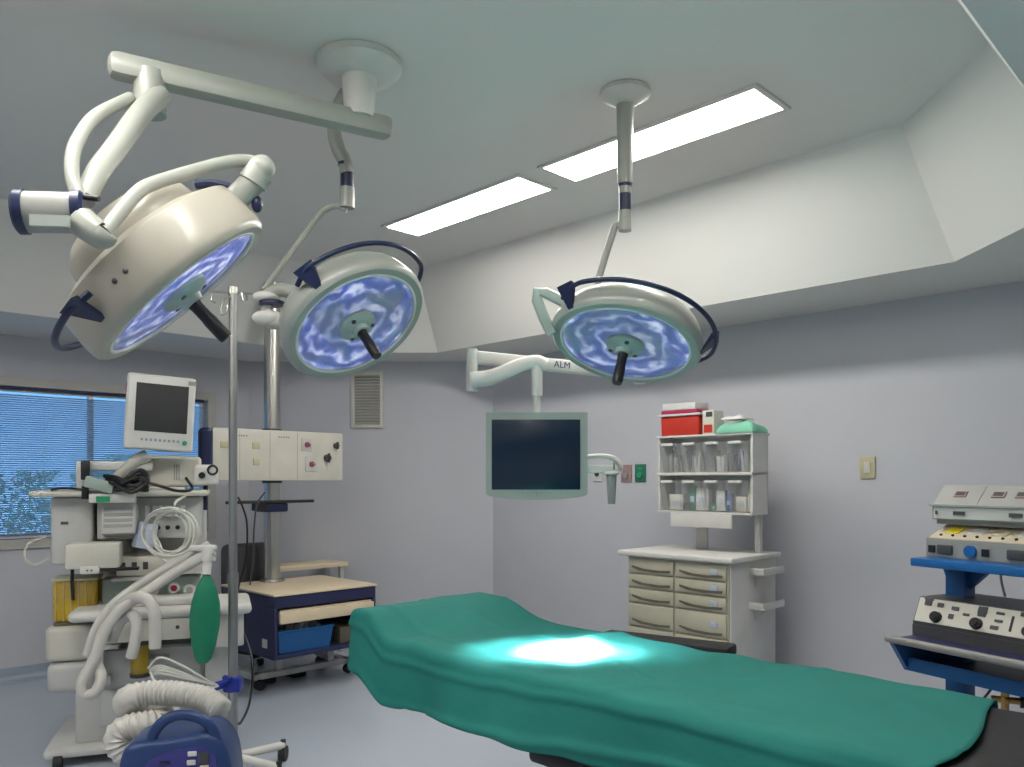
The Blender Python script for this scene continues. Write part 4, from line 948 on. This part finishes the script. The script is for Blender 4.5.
ap('side_bar', 'white', lambda b: (b.box((.13,-.06,1.445), (.19,.0,1.60), bev=.008), b.box((.17,-.07,1.55), (.50,-.01,1.60), bev=.012), b.box((.20,-.14,1.38), (.42,-.06,1.43), bev=.008)))
ap('green_tag', 'green', lambda b: b.box((.235,-.15,1.385), (.30,-.141,1.415)))
ap('grey_pad', 'greengrey', lambda b: b.box((-.07,-.04,-.03), (.07,.04,.03), bev=.008, xf=T((.25,-.12,1.475)) @ Matrix.Rotation(.3, 4, 'Y')))
bxp('top_tray', 'white', (.30,-.08,1.446), (.66,.20,1.462), .005)
# things on the machine: parameter module, monitor, cables
pm = thing('gas_module', 'cream module box on the top shelf of the anaesthesia machine under the monitor', 'medical device', MX @ V((.58,.1,1.463)))
def pp(name, m, fn, parent=None): b = MB(MX); fn(b); return b.build(name, m, parent or pm)
pp('case', 'cream', lambda b: b.box((.40,.0,1.463), (.74,.24,1.63), bev=.02, seg=3))
pp('seam', 'beige', lambda b: (b.box((.505,-.003,1.47), (.509,.002,1.62)), b.box((.47,-.003,1.47), (.472,.002,1.62))))
pp('grille', 'grey', lambda b: [b.box((.60+i*.012,-.004,1.50), (.605+i*.012,.002,1.585)) for i in range(3)])
pp('end_block', 'white', lambda b: b.box((.70,-.06,1.47), (.83,.12,1.585), bev=.02, seg=3))
pp('knob', 'black', lambda b: (b.cyl((.745,-.075,1.525), (.745,-.055,1.525), .018), ))
kn = pp('ring', 'black', lambda b: b.tube([(.80+.024*math.cos(a*PI/6), -.067, 1.555+.024*math.sin(a*PI/6)) for a in range(12)], .006, 8, closed=True, smooth=2))
mm = thing('patient_monitor', 'white framed patient monitor with blank dark screen on top of the anaesthesia machine', 'monitor', P(160,455,4.3))
ms = T(P(160,413.5,4.28)) @ Matrix.Rotation(math.radians(-3.5), 4, V((0,1,0))).inverted() @ rotz(math.radians(28)) @ Matrix.Rotation(math.radians(-4), 4, 'X')
mw_, mh_ = .168, .200
def mp(name, m, fn, parent=None, **kw): b = MB(ms); fn(b); return b.build(name, m, parent or mm, **kw)
mp('bezel', 'white', lambda b: b.box((-mw_,-.045,-mh_), (mw_,.03,mh_), bev=.014, seg=3))
mp('rear_housing', 'ltgrey', lambda b: b.box((-mw_+.04,.03,-mh_+.03), (mw_-.04,.10,mh_-.05), bev=.02))
mp('screen', 'screendark', lambda b: b.box((-mw_+.045,-.048,-mh_+.095), (mw_-.035,-.044,mh_-.05), bev=.001))
mp('button_row', 'bluescreenlabel', lambda b: [b.box((-.09+i*.022,-.048,-mh_+.045), (-.078+i*.022,-.044,-mh_+.058)) for i in range(9)])
lab(mp('knob', 'green', lambda b: b.cyl((.125,-.06,-mh_+.045), (.125,-.044,-mh_+.045), .012)), 'small green round knob')
mp('badge', 'grey', lambda b: b.box((.13,-.048,mh_-.040), (.17,-.044,mh_-.018)))
mp('alarm_light', 'magenta', lambda b: b.box((-mw_-.003,-.02,mh_-.10), (-mw_+.002,.0,mh_-.05)))
part('neck', 'cream', mm, lambda b: (b.tube([P(148,455,4.30), P(136,461,4.28), P(122,472,4.27), P(112,482,4.27)], lambda t: .035-.012*t, 12), b.cbox(P(165,457,4.33), (.20,.10,.02), rz=.4, bev=.008)))
b = MB()
for k in range(5):
    o_ = V((0, random.uniform(-.02,.02), 0))
    b.tube([P(103+k*2,476+k*3,4.2)+o_, P(116,478+k*3,4.15)+o_, P(132,486+(k % 3)*3,4.12)+o_, P(146,478+k*3,4.14)+o_, P(138,470+k*4,4.18)+o_, P(122,480+k*2,4.13)+o_], .011, 8)
b.tube([P(140,480,4.14), P(160,486,4.15), P(178,491,4.2), P(192,489,4.25), P(186,478,4.3)], .008, 8)
tag(b.build('cable_bundle', 'black'), 'tangle of black cables lying on the top shelf below the patient monitor', 'cables')
# navy upright pad
b = MB(); b.cyl(P(205.5,432,4.55), P(205.5,476,4.55), .040, .040, 20); b.sphere(P(205.5,432,4.55), .040, sc=(1,1,.7)); b.cyl(P(205.5,476,4.55), P(205.5,510,4.55), .012)
tag(b.build('gauge_cylinder', 'navy'), 'dark navy upright cylinder just right of the patient monitor', 'cylinder')
# coiled tubing
ctc = P(170,533,4.15)
b = MB()
for k in range(6):
    rr = .085+.012*k; off = V((.012*(k % 3), -.012*k, .010*(k % 2)))
    pts = [ctc+off+V((rr*math.cos(a*PI/8), .012*math.sin(a), rr*(1.15-.06*k)*math.sin(a*PI/8))) for a in range(16)]
    b.tube(pts, .0055, 8, closed=True, smooth=3)
b.tube([ctc+V((-.1,0,.02)), P(160,545,4.15), P(165,560,4.1), P(190,568,4.1), P(200,560,4.15)], .0075, 8)
b.tube([ctc+V((.02,0,.11)), ctc+V((.03,.0,.16)), ctc+V((.03,.12,.19))], .0075, 8)
tag(b.build('coiled_tubing', 'cleartube'), 'clear coiled tubing hanging at the front of the anaesthesia machine', 'tubing')
# breathing hoses
def hose(pts, r, label, cat='breathing hose', grp='breathing hoses', m='hose', per=.014, name='breathing_hose'):
    b = MB(); b.tube(pts, r, 12, corr=.09 if r > .04 else .055, cper=per); return tag(b.build(name, m, angle=60), label, cat, grp)
hose([P(214,551,3.98), P(196,560,3.96), P(168,577,3.93), P(140,596,3.88), P(118,612,3.84), P(104,634,3.82), P(94,660,3.80), P(82,682,3.78), P(84,694,3.78), P(95,692,3.79), P(101,678,3.81), P(97,662,3.84), P(100,640,3.88), P(112,618,3.92), P(128,606,3.95)], .026, 'white corrugated hose making the long loop lowest at the front of the machine')
hose([P(210,545,4.02), P(190,556,4.0), P(164,570,3.99), P(138,586,3.97), P(112,606,3.93), P(96,630,3.9), P(88,655,3.9)], .024, 'white corrugated hose running diagonally just above the long looped hose')
hose([P(108,620,3.98), P(122,604,3.9), P(138,597,3.86), P(150,602,3.84), P(155,618,3.84), P(155,648,3.86)], .028, 'white corrugated hose arching over to the worktop front, outer of two arches')
hose([P(112,640,3.96), P(120,622,3.92), P(131,614,3.88), P(137,624,3.86), P(135,642,3.85), P(131,658,3.86)], .026, 'white corrugated hose arching over to the worktop front, inner of two arches')
# breathing bag
bgt = thing('breathing_bag', 'green rubber breathing bag hanging from a white connector beside the pole', 'breathing bag', P(205,662,3.95))
bc = P(205,618,3.95)
part('bag', 'greenbag', bgt, lambda b: b.lathe([(1e-4,-.225),(.02,-.222),(.038,-.20),(.058,-.13),(.070,-.04),(.072,.02),(.066,.08),(.050,.14),(.032,.185),(.020,.205),(.017,.225),(1e-4,.226)], 28, xf=T(bc) @ rotz(.3) @ Matrix.Rotation(.04, 4, 'Y'), sy=.55))
part('connector', 'white', bgt, lambda b: (b.cyl(P(206,575,3.95), P(207,556,3.98), .022, .026), b.cyl(P(207,560,3.98), P(208,546,3.98), .040, .034), b.cbox(P(203,548,3.98), (.13,.07,.028), rz=.3, bev=.012), b.tube([P(207,552,3.99), P(200,556,4.12), P(190,558,4.32)], .016, 8)))

# ================================================================== IV POLE
ip = P(233, 480, 4.05); ip.z = 0
iv = thing('iv_pole', 'tall steel drip pole with wire hooks and a blue clamp before the cabinet', 'drip stand', ip)
ztp = P(233,290,4.05).z
part('pole', 'steeldull', iv, lambda b: (b.cyl(ip+V((0,0,.10)), ip+V((0,0,1.0)), .024), b.cyl(ip+V((0,0,.98)), ip+V((0,0,ztp)), .021), b.cyl(ip+V((0,0,.97)), ip+V((0,0,1.03)), .027)))
hk = part('hook_rail', 'steel', iv, lambda b: (b.tube([P(212,292,4.05), P(262,294,4.05)], .0045, 8, smooth=0), b.cyl(ip+V((0,0,ztp-.02)), ip+V((0,0,ztp+.012)), .026)))
for pts in ([P(262,294,4.05), P(263,303,4.05), P(258,306,4.05)], [P(246,293,4.05), P(247,300,4.0), P(243,301,3.95), P(241,293,3.95)], [P(233,297,4.05), P(226,299,4.0), P(221,306,3.98), P(222,315,3.98), P(227,312,3.98), P(227,305,3.98)], [P(212,292,4.05), P(211,300,4.05), P(216,303,4.05)]):
    part('hook', 'steel', iv, lambda b: b.tube(pts, .0045, 8, smooth=4))
cl = part('clamp', 'clampblue', iv, lambda b: (b.cbox(P(233,684,4.05), (.085,.07,.075), bev=.012), b.cyl(P(224,684,4.02), P(217,686,3.98), .022), b.cyl(P(229,679,4.0), P(225,678,3.92), .014)))
part('base_hub', 'white', iv, lambda b: b.cyl(ip+V((0,0,.07)), ip+V((0,0,.15)), .05, .04))
for i in range(5):
    a = i*2*PI/5+.85; e = ip+V((.29*math.cos(a), .29*math.sin(a), .085))
    lg = part('leg', 'white', iv, lambda b: b.tube([ip+V((0,0,.10)), e], .022, 10, smooth=0))
    part('caster', 'rubber', lg, lambda b: (b.cyl(e+V((-.018,0,-.043)), e+V((.018,0,-.043)), .041, seg=20), b.cyl(e+V((0,0,-.03)), e+V((0,0,.03)), .014)))

# ================================================================== PATIENT WARMER on a low trolley
wp = P(184, 740, 2.9)
tr = thing('low_trolley', 'low wheeled trolley carrying the blue patient warmer', 'trolley', V((wp.x, wp.y+.02, 0)))
ZP = .33
part('platform', 'ltgrey', tr, lambda b: b.cbox((wp.x, wp.y+.03, ZP-.015), (.46,.34,.03), rz=.2, bev=.01))
for sx in (-.18, .18):
    for sy in (-.12, .12):
        q = rotz(.2) @ V((sx, sy, 0)); lx, ly = wp.x+q.x, wp.y+.03+q.y
        part('leg', 'steeldull', tr, lambda b: b.cyl((lx,ly,.05), (lx,ly,ZP-.03), .012))
        part('caster', 'rubber', tr, lambda b: b.cyl((lx-.015,ly,.03), (lx+.015,ly,.03), .03))
wm = thing('patient_warmer', 'dark blue patient warming unit with carrying handle and white buttons', 'warmer', V((wp.x, wp.y, ZP)))
WXf = T((wp.x, wp.y, ZP)) @ rotz(.16)
ht = .345
prof = [(-.19,0),(-.19,.20),(-.18,.255),(-.15,.285),(-.09,.305),(-.055,.335),(.0,.348),(.07,.345),(.115,.325),(.155,.27),(.18,.20),(.19,.12),(.195,0)]
R90 = Matrix(((1,0,0,0),(0,0,-1,0),(0,1,0,0),(0,0,0,1)))
bw = MB(WXf)
cap = [(x, z) for x, z, _ in [tuple(p) for p in catmull([(a, c, 0) for a, c in [(-.19,.002),(-.192,.10),(-.185,.19),(-.165,.245),(-.115,.268),(-.05,.272),(.03,.280),(.10,.288),(.145,.262),(.178,.20),(.192,.10),(.19,.002)]], 4)]]
vs, fs = [], []
for (y, sc_, dz) in ((-.135,.93,.0),(-.122,.985,.0),(-.105,1,.0),(.08,1,.0),(.105,.96,.0)):
    vs += [(x*sc_, y, max(0, z*(sc_ if sc_ < 1 else 1))) for x, z in cap]
nc = len(cap)
for q in range(4):
    for i in range(nc): fs.append((q*nc+i, q*nc+(i+1) % nc, (q+1)*nc+(i+1) % nc, (q+1)*nc+i))
fs += [tuple(range(nc)), tuple(4*nc+i for i in range(nc))]
bw._add(vs, fs); bw.build('case', 'warmer', wm, angle=50)
bw = MB(WXf); bw.tube([(-.085,-.10,.235), (-.075,-.105,.29), (-.035,-.105,.335), (.02,-.105,.348), (.075,-.105,.335), (.115,-.105,.30), (.14,-.10,.235)], .019, 12); bw.build('handle', 'warmer', wm)
bw = MB(WXf); bw.prism([(-.11,.03),(-.11,.16),(-.08,.21),(-.01,.235),(.09,.245),(.135,.21),(.15,.12),(.14,.03)], .13, .139, xf=R90 @ T((0,0,-.0))); 
bw.bm.verts.ensure_lookup_table(); 
bw.build('control_panel', 'warmerpanel', wm)
yf = -.139
def wbtn(x, z, w, h, m, nm, ob=wm):
    bb = MB(WXf); bb.box((x-w/2, yf-.006, z-h/2), (x+w/2, yf, z+h/2), bev=min(w,h)*.3); return bb.build(nm, m, ob)
for i in range(5): wbtn(.060-.003*i, .222-.030*i, .030, .018, 'white', 'button')
wbtn(.098,.205,.035,.04,'dkgrey','display'); wbtn(.100,.16,.03,.04,'beige','display'); wbtn(.098,.125,.03,.02,'cream','display')
wbtn(-.03,.195,.035,.014,'navy','display')
bw = MB(WXf)
for x, z in ((-.04,.165),(-.02,.155),(.02,.165),(.0,.15)): bw.prism([(x-.010,z-.008),(x+.010,z-.008),(x,z+.010)], -yf, -yf+.002, xf=R90 @ T((0,0,0)))
bw.build('symbols', 'white', wm)
hose([P(222,712,3.08), P(206,700,3.12), P(180,694,3.14), P(150,693,3.14), P(130,697,3.12), P(128,706,3.16), P(145,714,3.22), P(168,716,3.2), P(165,722,3.14), P(145,724,3.08), P(125,728,3.06), P(117,738,3.05), P(124,752,3.06), P(150,765,3.10)], .047, 'thick white corrugated warm air hose folded above the blue warmer', 'hose', None, per=.02, name='air_hose')
b = MB()
for k in range(5):
    j = random.uniform(-3,3)
    b.tube([P(148+k*2,668+k*2,3.8), P(160,664-4+k*4+j,3.78), P(182,668+k*3+j,3.8), P(204,680+j*.6+k,3.85), P(217,685,3.95)], .0055, 8)
b.tube([P(150,672,3.78), P(158,684,3.7), P(185,692,3.65), P(212,688,3.8), P(218,686,3.95)], .0055, 8)
tag(b.build('tube_bundle', 'cleartube'), 'bundle of thin clear tubes running to the blue clamp on the drip pole', 'tubing')

# ================================================================== WORLD, CAMERA, VIEW
w = bpy.data.worlds.new('sky'); bpy.context.scene.world = w; w.use_nodes = True
nt = w.node_tree; bg = nt.nodes['Background']
tc = nt.nodes.new('ShaderNodeTexCoord'); sp_ = nt.nodes.new('ShaderNodeSeparateXYZ'); rp_ = nt.nodes.new('ShaderNodeValToRGB')
nt.links.new(tc.outputs['Generated'], sp_.inputs[0]); nt.links.new(sp_.outputs['Z'], rp_.inputs['Fac'])
rp_.color_ramp.elements[0].position = 0; rp_.color_ramp.elements[0].color = (.16,.42,.80,1)
rp_.color_ramp.elements[1].position = .5; rp_.color_ramp.elements[1].color = (.10,.28,.75,1)
nt.links.new(rp_.outputs['Color'], bg.inputs['Color']); bg.inputs['Strength'].default_value = .85
cam = bpy.data.cameras.new('camera'); co = bpy.data.objects.new('camera', cam); C.objects.link(co)
co.location = (0,0,CH); co.rotation_euler = (PI/2,0,0)
cam.sensor_width = 36; cam.sensor_fit = 'HORIZONTAL'; cam.lens = 36*F/1024; cam.shift_y = (HY-383.5)/1024; cam.clip_start = .05
sc = bpy.context.scene; sc.camera = co
sc.view_settings.view_transform = 'Standard'; sc.view_settings.look = 'None'; sc.view_settings.gamma = 1; sc.view_settings.use_curve_mapping = False
sc.view_settings.exposure = 1.0
